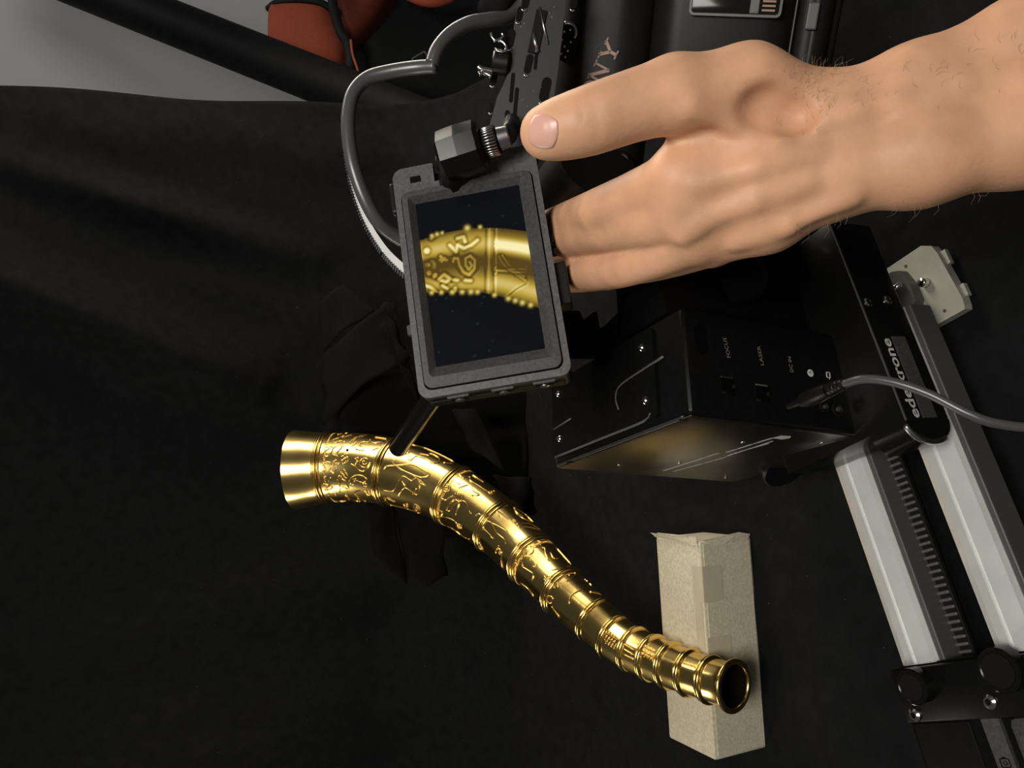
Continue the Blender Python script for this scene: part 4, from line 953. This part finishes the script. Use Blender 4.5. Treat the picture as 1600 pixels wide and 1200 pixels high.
# speaker-like knob with raised dots
a, b = onk(887, 66, 0.0); kp = CC + k1 * a + k2 * b - k3 * 0.004
mb = MB(); prism(mb, [kp + k1 * p[0] + k2 * p[1] for p in rpoly(-.0075, .0075, -.0125, .0125, .0070, 6)], k3, 0.0085); dk = mb.build('multi_selector', M_plast, cm)
for dx, dy in ((-.002, -.006), (.002, -.0075), (-.003, -.001), (.003, .0), (-.001, .003), (.0015, .0055), (-.003, .0075), (.0, .0095)):
    mb = MB(); lathe(mb, kp + k1 * dx + k2 * dy + k3 * 0.0084, k3, [(0, .0009), (.0005, .0008), (.0009, .0004)], 8); mb.build('raised_dot', M_edge, dk, smooth=True)
mb = MB(); tube(mb, catmull([kp + k3 * .0088 + k1 * (.0062 * math.cos(q)) + k2 * (-.0055 + .0062 * math.sin(q)) for q in np.linspace(-1.9, 0.5, 8)], 3), 0.0010, 8); mb.build('bright_arc', M_edge, dk, smooth=True)
# drilled side plate of the cage
gp = [P(892, -60, 0.478), P(872, 110, 0.478), P(862, 175, 0.478), P(830, 285, 0.478), P(752, 262, 0.478), P(758, 212, 0.478), P(776, 150, 0.478), P(792, 118, 0.478), P(800, 62, 0.478), P(822, -60, 0.478)]
gn = nrm(CAM - P(825, 100, 0.478)); gn = nrm(cdir([-.15, -.05, -.98]))
g0 = P(825, 100, 0.478); gp = [p - gn * np.dot(p - g0, gn) for p in gp]
mb = MB(); prism(mb, [p - gn * .005 for p in gp], gn, 0.005); pl_ = mb.build('cage_plate', M_cage, cm)
ga = nrm(P(800, 220, .478) - P(845, 20, .478)); ga = nrm(ga - gn * np.dot(ga, gn)); gb = np.cross(gn, ga)
def ong(x, y):
    d = c2w(pc(x, y, 1.0)) - CAM; k = np.dot(g0 - CAM, gn) / np.dot(d, gn); return CAM + d * k
def slot(x, y, l, w, tilt=0.0, glint=True):
    c0 = ong(x, y); a_ = ga * math.cos(tilt) + gb * math.sin(tilt); b_2 = np.cross(gn, a_)
    mb = MB(); prism(mb, [c0 - gn * .0004 + a_ * p[0] + b_2 * p[1] for p in rpoly(-l / 2, l / 2, -w / 2, w / 2, w * .499, 4)], gn, 0.0007); s_ = mb.build('plate_slot', M_hole, pl_)
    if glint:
        mb = MB(); tube(mb, catmull([c0 + gn * .0003 + a_ * (l / 2 - w * .2 + w * .55 * math.cos(q)) + b_2 * (w * .45 * math.sin(q)) for q in (-.9, -.3, .3, .9)], 3), 0.0006, 6); mb.build('slot_glint', M_edge, s_, smooth=True)  # glint at one end of the slot, put in as a bright arc
for x, y, l, w in ((822, 0, .010, .0045), (812, 22, .009, .004), (798, 60, .011, .005), (826, 100, .012, .0045), (852, 140, .015, .0060), (897, 3, .008, .004), (768, 168, .006, .003), (772, 120, .010, .004)): slot(x, y, l, w)
for x, y, l, w in ((800, 137, .018, .0024), (806, 160, .018, .0024), (792, 185, .010, .003), (838, 88, .016, .0020)): slot(x, y, l, w, 0.12, False)
for x, y in ((866, 11), (859, 21), (862, 27), (814, 42), (819, 37), (834, 142), (846, 136), (824, 166), (816, 156)):
    mb = MB(); lathe(mb, ong(x, y), gn, [(0, .0007), (.0003, .0006)], 8); mb.build('tiny_pin', M_gplast, pl_)
for x0, y0, x1, y1, r in ((843, 12, 856, 70, .0008), (833, 52, 840, 82, .0016)):
    mb = MB(); tube(mb, [ong(x0, y0) + gn * .0006, ong(x1, y1) + gn * .0006], r, 8); mb.build('bright_rail', M_edge, pl_, smooth=True)
mb = MB(); rbox(mb, (ong(840, 50), ga, gb, gn), (0, 0, 0.0002), (0.026, 0.007, 0.0012), 0.0004); mb.build('recessed_bar', M_blk, pl_)
# clips on the plate's rim
def wire(name, lists, r=0.0009):
    mb = MB()
    for l in lists: tube(mb, catmull([P(x, y, 0.470) for x, y in l], 5), r, 8)
    return mb.build(name, M_steel, cm, smooth=True)
wire('wire_clip', [[(767, 51), (769, 58), (774, 63), (781, 61), (786, 56), (784, 52)], [(771, 64), (779, 63), (787, 67), (791, 74), (788, 80), (773, 77)]])
wire('thumb_screw_clip', [[(747, 104), (752, 108), (762, 110), (770, 112)], [(748, 116), (757, 114), (768, 120)]], 0.0016)
mb = MB(); cyl(mb, P(770, 96, 0.480), P(796, 100, 0.480), 0.0075, n=20, bev=.001); mb.build('clip_block', M_plast, cm, angle=0.5)
mb = MB(); cyl(mb, P(768, 20, 0.49), P(800, -30, 0.50), 0.010, n=20); mb.build('ribbed_sleeve', M_rub, cm, smooth=True)

# ------------------------------------------------------------------ probe lens
ll0 = P(905, 300, 0.545); ll1 = P(622, 700, 0.962); ld = nrm(ll1 - ll0); LL = np.linalg.norm(ll1 - ll0)
pr = thing('probe_lens', 'black probe lens with a long thin tube ending just above the horn', 'lens', ll0 + ld * LL * .5)
mb = MB(); lathe(mb, ll0, ld, [(-.030, .030), (0, .032), (.03, .033), (.032, .031), (.06, .031), (.062, .028), (.09, .026), (.10, .018), (.11, .0125)], 40); mb.build('lens_barrel', M_plast, pr, angle=0.5)
mb = MB(); lathe(mb, ll0, ld, [(.036, .0345), (.056, .0345)], 60); gr_ = mb.build('gear_ring', M_rub, pr)
xl, yl = ortho(ld)
for i in range(48):
    a = i * 2 * math.pi / 48; rr = xl * math.cos(a) + yl * math.sin(a)
    mb = MB(); rbox(mb, (ll0 + rr * .0350 + ld * .046, ld, np.cross(ld, rr), rr), (0, 0, 0), (.018, .0022, .0020)); mb.build('gear_tooth', M_rub, gr_)
mb = MB(); lathe(mb, ll0, ld, [(.105, .0122), (LL - .012, .0118), (LL - .010, .0122), (LL - .001, .0122), (LL, .0112)], 36); mb.build('probe_tube', M_blkg, pr, angle=0.5)
mb = MB(); lathe(mb, ll1, ld, [(-.0005, .0085), (.0006, .0080)], 24); mb.build('front_glass', M_glass, pr)
# toothed focus motor and clamp parts beside the head
fm = thing('focus_motor', 'black focus motor with notched clamp between camera and motorised head', 'motor', P(980, 500, 0.58))
zz = [(860, 560), (868, 484), (906, 486), (912, 500), (928, 487), (933, 487), (937, 512), (945, 510), (966, 488), (986, 487), (989, 494), (997, 488), (1012, 492), (1017, 508), (1045, 484), (1042, 456), (1056, 440), (1150, 400), (1190, 430), (1130, 520), (1040, 560)]
zn = cdir([0, 0, 1.0])
mb = MB(); prism(mb, [P(x, y, 0.57) for x, y in zz], zn, 0.020); mb.build('notched_clamp', M_blk, fm)
mb = MB(); cyl(mb, P(1150, 430, 0.535), P(1210, 400, 0.575), 0.022, n=32, bev=.003); mb.build('motor_can', M_blk, fm, angle=0.5)
mb = MB(); rbox(mb, (P(1075, 432, 0.555), cdir([.3, .95, 0]), cdir([.95, -.3, 0]), -zn), (0, 0, 0), (.010, .012, .006), .001); mb.build('clamp_lever', M_gplast2, fm)

# ------------------------------------------------------------------ hand and forearm: one continuous surface
def cam_caps():
    caps = []
    def chain(pts, k):
        soft = k > .0045
        if not soft: pts = catmull(np.array(pts, float) + np.array([0, 0, 0, 1.5]), 3)
        for n_, (a, b) in enumerate(zip(pts[:-1], pts[1:])):
            # within a finger the segments meet without blending (k = 0), chains blend into each other
            caps.append((pc(*a[:3]), pc(*b[:3]), a[3] * a[2] / FPX, b[3] * b[2] / FPX, k if soft else (k, n_ == len(pts) - 2)))
    chain([(1960, -70, .330, 85), (1600, 74, .336, 74), (1430, 133, .342, 58), (1310, 167, .347, 52)], .010)
    chain([(1960, 110, .330, 92), (1600, 200, .336, 84), (1430, 243, .342, 74), (1310, 272, .347, 60)], .012)
    chain([(1960, 30, .352, 92), (1600, 140, .356, 88), (1310, 225, .358, 60)], .012)
    chain([(1310, 195, .347, 52), (1190, 232, .350, 52), (1062, 276, .356, 50)], .010)
    chain([(1310, 235, .347, 52), (1190, 278, .352, 50), (1062, 325, .362, 46)], .010)
    chain([(1310, 262, .349, 52), (1200, 312, .356, 48), (1085, 366, .370, 41)], .010)
    chain([(1310, 285, .352, 48), (1200, 344, .362, 44), (1112, 379, .378, 37)], .010)
    # thumb
    chain([(1285, 168, .347, 50), (1170, 134, .343, 58), (1055, 147, .338, 57)], .009)
    chain([(1055, 147, .338, 57), (985, 167, .338, 53), (920, 189, .338, 51.5), (878, 201, .341, 47), (855, 207, .343, 41)], .004)
    chain([(1140, 195, .352, 44), (1078, 232, .356, 30)], .010)
    # fingers
    chain([(1062, 280, .358, 47), (1000, 306, .378, 40), (940, 330, .405, 36), (880, 352, .482, 31), (815, 378, .525, 27)], .004)
    chain([(1062, 332, .364, 44), (1000, 350, .385, 38), (935, 362, .420, 33), (872, 376, .487, 30), (815, 392, .527, 27)], .0025)
    chain([(1086, 372, .372, 40), (1010, 404, .398, 34), (950, 422, .430, 30), (885, 428, .490, 28), (830, 432, .525, 25)], .0025)
    chain([(1112, 379, .380, 36), (1045, 402, .412, 31), (985, 416, .442, 28), (905, 424, .486, 24)], .003)
    return caps
CARVE = []
def sdf_eval(Pts, caps):
    S = None; run = None
    for a, b, ra, rb, k in caps:
        ab = b - a; h = np.clip(((Pts - a) @ ab) / (ab @ ab), 0, 1)
        d = np.linalg.norm(Pts - a - h[..., None] * ab, axis=-1) - (ra + (rb - ra) * h)
        if isinstance(k, tuple):
            run = d if run is None else np.minimum(run, d)
            if not k[1]: continue
            d, run, k = run, None, k[0]
        if S is None: S = d
        else:
            m_ = np.clip(0.5 + 0.5 * (S - d) / k, 0, 1); S = S * (1 - m_) + d * m_ - k * m_ * (1 - m_)
    # hollow at the base of the thumb
    for c0, r, k in CARVE:
        d = r - np.linalg.norm((Pts - c0) * np.array([1.0, 0.80, 1.0]), axis=-1)
        m_ = np.clip(0.5 + 0.5 * (d - S) / k, 0, 1); S = S * (1 - m_) + d * m_ + k * m_ * (1 - m_)
    for (x0, y0, x1, y1, t0) in ((908, 150, 915, 176, .318), (922, 148, 928, 182, .317), (936, 152, 937, 208, .317), (882, 397, 985, 394, .402)):
        a, b = pc(x0, y0, t0), pc(x1, y1, t0); a = a; ab = b - a
        h = np.clip(((Pts - a) @ ab) / (ab @ ab), 0, 1); q = Pts - a - h[..., None] * ab; q[..., 2] *= 0.12
        S = S + 0.0010 * np.exp(-(np.linalg.norm(q, axis=-1) / 0.0014) ** 2)
    return S
def surface_nets(caps, h):
    lo = np.min([np.minimum(a, b) - max(ra, rb) for a, b, ra, rb, k in caps], axis=0) - 4 * h
    hi = np.max([np.maximum(a, b) + max(ra, rb) for a, b, ra, rb, k in caps], axis=0) + 4 * h
    n = np.ceil((hi - lo) / h).astype(int) + 1
    gx, gy, gz = [lo[i] + h * np.arange(n[i]) for i in range(3)]
    S = np.empty(tuple(n))
    for i in range(n[0]):
        Y, Z = np.meshgrid(gy, gz, indexing='ij'); S[i] = sdf_eval(np.stack([np.full_like(Y, gx[i]), Y, Z], -1), caps)
    ins = S < 0
    c8 = [(i, j, k) for i in (0, 1) for j in (0, 1) for k in (0, 1)]
    sl_ = lambda A, o: A[o[0]:A.shape[0] - 1 + o[0], o[1]:A.shape[1] - 1 + o[1], o[2]:A.shape[2] - 1 + o[2]]
    cnt = sum(sl_(ins, o).astype(np.int8) for o in c8); mix = (cnt > 0) & (cnt < 8)
    I = np.argwhere(mix); vals = {o: S[I[:, 0] + o[0], I[:, 1] + o[1], I[:, 2] + o[2]] for o in c8}
    acc = np.zeros((len(I), 3)); num = np.zeros(len(I))
    for o in c8:
        for ax in range(3):
            if o[ax] == 1: continue
            o2 = list(o); o2[ax] = 1; o2 = tuple(o2); a, b = vals[o], vals[o2]; mk = (a < 0) != (b < 0)
            t = np.where(mk, a / np.where(mk, a - b, 1), 0); p = np.tile(np.array(o, float), (len(I), 1)); p[:, ax] += t
            acc += p * mk[:, None]; num += mk
    V = lo + h * (I + acc / num[:, None])
    idm = -np.ones(mix.shape, int); idm[mix] = np.arange(len(I)); F = []
    for ax in range(3):
        b_, c_ = (ax + 1) % 3, (ax + 2) % 3
        A = ins; s0 = [slice(None)] * 3; s1 = [slice(None)] * 3; s0[ax] = slice(0, -1); s1[ax] = slice(1, None)
        ch = A[tuple(s0)] != A[tuple(s1)]; E_ = np.argwhere(ch); E_ = E_[(E_[:, b_] > 0) & (E_[:, c_] > 0)]
        fl = A[E_[:, 0], E_[:, 1], E_[:, 2]]
        def cid(db, dc):
            q = E_.copy(); q[:, b_] -= db; q[:, c_] -= dc; return idm[q[:, 0], q[:, 1], q[:, 2]]
        Q = np.stack([cid(1, 1), cid(0, 1), cid(0, 0), cid(1, 0)], 1)
        Q = np.where(fl[:, None], Q, Q[:, ::-1]); F.append(Q)
    return V, np.concatenate(F)
CAPS = cam_caps()
def hit(x, y, t0=0.28, t1=0.56):
    ts = np.linspace(t0, t1, 240); Pp = np.stack([(600 - y) / FPX * ts, (x - 800) / FPX * ts, ts], -1); s = sdf_eval(Pp, CAPS)
    i = int(np.argmax(s < 0))
    if not s[i] < 0: return None
    if i == 0: return ts[0]
    return ts[i - 1] + (ts[i] - ts[i - 1]) * s[i - 1] / (s[i - 1] - s[i])
def ridge_chain(pts, r, k, sink):
    q = [pc(x, y, hit(x, y) + r * sink) for x, y in pts]
    return [(a, b, r, r, k) for a, b in zip(q[:-1], q[1:])]
extra = []
extra += ridge_chain([(1330, 178), (1270, 196), (1215, 206), (1150, 190), (1080, 168)], 0.0036, 0.006, 0.62)
extra += ridge_chain([(1590, 112), (1500, 138), (1400, 162), (1310, 180)], 0.0040, 0.007, 0.70)
extra += ridge_chain([(1270, 240), (1180, 262), (1090, 288)], 0.0032, 0.006, 0.80)
extra += ridge_chain([(1260, 285), (1180, 312), (1085, 350)], 0.0032, 0.006, 0.75)
extra += ridge_chain([(1330, 308), (1230, 350), (1150, 378)], 0.0030, 0.006, 0.70)
extra += ridge_chain([(1088, 352), (1068, 366)], 0.0042, 0.005, 0.75)
for x, y, r, k, sk in ((1206, 170, .0110, .005, .38), (1240, 180, .0080, .004, .42)):
    CARVE.append((pc(x, y, hit(x, y) - r * sk), r, k))
CAPS = CAPS + extra
V, F = surface_nets(CAPS, 0.0018)
per = thing('person', 'bare left hand and forearm reaching in from the right to grip the camera', 'person', P(1300, 225, 0.36))
# handedness of camera axes (right, down, forward) is kept in the world
mb = MB(); mb.add(c2w(V), F.tolist()); arm = mb.build('hand_and_forearm', M_skin, per, smooth=True)
# thumb nail: plate following the thumb's surface
N = 18; rows = []; ok = []
for i in range(N):
    for j in range(N):
        u, v = 2 * i / (N - 1) - 1, 2 * j / (N - 1) - 1
        su = u * math.sqrt(1 - .45 * v * v); sv = v * math.sqrt(1 - .45 * u * u)
        x = 849 + su * 25 - sv * 5; y = 206 + sv * 29 + su * 5
        t = hit(x, y); edge = max(abs(u), abs(v)); lift = 0.0006 * (1 - edge ** 6) + (0.0002 if edge < .97 else -0.0008)
        rows.append(P(x, y, (t if t else 0.33) - lift))
mb = MB(); mb.add(rows, [(i * N + j, i * N + j + 1, (i + 1) * N + j + 1, (i + 1) * N + j) for i in range(N - 1) for j in range(N - 1)])
nl = mb.build('thumb_nail', M_nail, per, smooth=True)
bm = bmesh.new(); bm.from_mesh(nl.data); bmesh.ops.recalc_face_normals(bm, faces=bm.faces)
fz = list(bm.faces)[N * 8]; 
if fz.normal.dot(Vector((CAM - P(848, 206, .33)).tolist())) < 0: bmesh.ops.reverse_faces(bm, faces=bm.faces)
bm.to_mesh(nl.data); bm.free()
# fine hairs on wrist and forearm
hr = random.Random(9); mb = MB()
for q in range(170):
    r_ = hr.random()
    if r_ < .40: x, y = hr.gauss(1262, 22), hr.gauss(150, 28)
    elif r_ < .55: x, y = hr.uniform(1250, 1330), hr.uniform(104, 122)
    elif r_ < .75: x, y = hr.uniform(1240, 1600), 0; y = 360 - (x - 1240) * .20 + hr.uniform(-14, 4)
    else: x, y = hr.uniform(1300, 1600), 0; y = 150 - (x - 1300) * .28 + hr.gauss(10, 26)
    t = hit(x, y)
    if not t: continue
    l = hr.uniform(10, 26); an = hr.uniform(-2.6, -.6) if y < 250 else hr.uniform(1.0, 2.4)
    p0 = P(x, y, t + .0004); p1 = P(x + l * .5 * math.cos(an), y + l * .5 * math.sin(an), t - .0012); p2 = P(x + l * math.cos(an + .5), y + l * math.sin(an + .5), t - .0008)
    tube(mb, [p0, p1, p2], [0.00006, 0.00005, 0.00002], 4, False)
mb.build('arm_hair', M_hair, per, kind='stuff')

# ------------------------------------------------------------------ orange and black bag, its crate, and the black tube
bgp = P(640, 30, 1.92)
bag = thing('backpack', 'orange and black padded bag standing beyond the cloth\'s edge by the wall', 'bag', (bgp[0], bgp[1] + .06, -0.75))
mb = MB(); rbox(mb, WF, (bgp[0] + .03, bgp[1] + .10, -0.315), (0.46, 0.26, 0.87), 0.07, 5); mb.build('bag_body', M_bag, bag, smooth=True)
# barrel-shaped orange pocket
def px(l, t): return [P(x, y, t) for x, y in l]
vw = cdir([0, 0, 1.0])
def puff(outline, t, depth, bulge, m, name, parent):
    """padded panel: outline in plan, bulging towards the room's middle, real depth behind"""
    pts = np.array(outline, float); c = pts.mean(0); n = len(pts); rings = []; V = []
    for s, b in ((1.0, 0.0), (.96, .35), (.85, .65), (.6, .9), (.3, 1.0)):
        V += [P(*(c + (p - c) * s), t) - vw * bulge * b for p in pts]
    V += [P(c[0], c[1], t) - vw * bulge]; V += [P(*p, t) + vw * depth for p in pts]
    F = []
    for k in range(4):
        for i in range(n):
            j = (i + 1) % n; F.append((k * n + i, k * n + j, (k + 1) * n + j, (k + 1) * n + i))
    F += [(4 * n + i, 4 * n + (i + 1) % n, 5 * n) for i in range(n)]
    o = 5 * n + 1; F += [(o + i, o + (i + 1) % n, (i + 1) % n, i) for i in range(n)]; F.append(tuple(o + i for i in range(n))[::-1])
    mb = MB(); mb.add(V, F); ob_ = mb.build(name, m, parent, smooth=True)
    bm = bmesh.new(); bm.from_mesh(ob_.data); bmesh.ops.recalc_face_normals(bm, faces=bm.faces); bm.to_mesh(ob_.data); bm.free(); return ob_
dn = lambda l: catmull(np.array(l + [l[0]], float), 4)[:-1]
puff(dn([(421, 12), (438, 5), (470, 2), (500, 5), (518, 14), (528, 42), (538, 72), (528, 104), (500, 112), (460, 108), (430, 95), (420, 60)]), 1.80, 0.10, 0.05, M_orange, 'side_pocket', bag)
mb = MB(); tube(mb, catmull([P(419, 14, 1.79), P(432, 5, 1.77), P(465, 0, 1.76), P(500, 4, 1.76), P(520, 16, 1.77)], 5), 0.008, 10); mb.build('pocket_trim', M_bag, bag, smooth=True)
puff(dn([(528, -30), (610, -30), (590, 20), (556, 58), (536, 62), (527, 30)]), 1.80, 0.08, 0.03, M_red, 'front_panel', bag)
mb = MB(); tube(mb, catmull([P(518, -20, 1.75), P(521, 12, 1.74), P(532, 50, 1.74), P(545, 72, 1.74), P(548, 110, 1.74)], 5), 0.011, 10); mb.build('shoulder_strap', M_bag, bag, smooth=True)
mb = MB(); tube(mb, catmull([P(548, 62, 1.72), P(551, 85, 1.72), P(559, 110, 1.72), P(561, 126, 1.72)], 6), 0.0028, 8); mb.build('orange_cord', M_orange, bag, smooth=True)
mb = MB(); tube(mb, catmull([P(625, -14, 1.80), P(655, 0, 1.78), P(680, 3, 1.78), P(705, -4, 1.80)], 6), 0.012, 10); mb.build('orange_piping', M_orange, bag, smooth=True)
mb = MB(); ring_frame(mb, [(a, b) for a, b in rpoly(-.018, .018, -.014, .014, .003, 3)], [(a, b) for a, b in rpoly(-.015, .015, -.011, .011, .002, 3)], (P(658, 94, 1.76), nrm(cdir([.5, .85, 0])), nrm(cdir([-.85, .5, 0])), -vw), 0, .003); mb.build('patch_outline', M_gplast2, bag)

t0_, t1_ = P(150, -12, 1.70), P(500, 127, 1.62); td = nrm(t1_ - t0_)
lo_ = t0_ + td * ((-0.73 - t0_[2]) / td[2]); hi_ = t0_ - td * 0.55
tu = thing('black_tube', 'thick black stand tube slanting in front of the grey wall', 'stand', lo_)
mb = MB(); cyl(mb, lo_, hi_, 0.0475, 0.0475, 36, .006); mb.build('tube_shaft', M_tube, tu, angle=0.6)
mb = MB(); lathe(mb, t0_ - td * .40, td, [(0, .051), (.04, .051)], 36); mb.build('tube_collar', M_rub, tu)
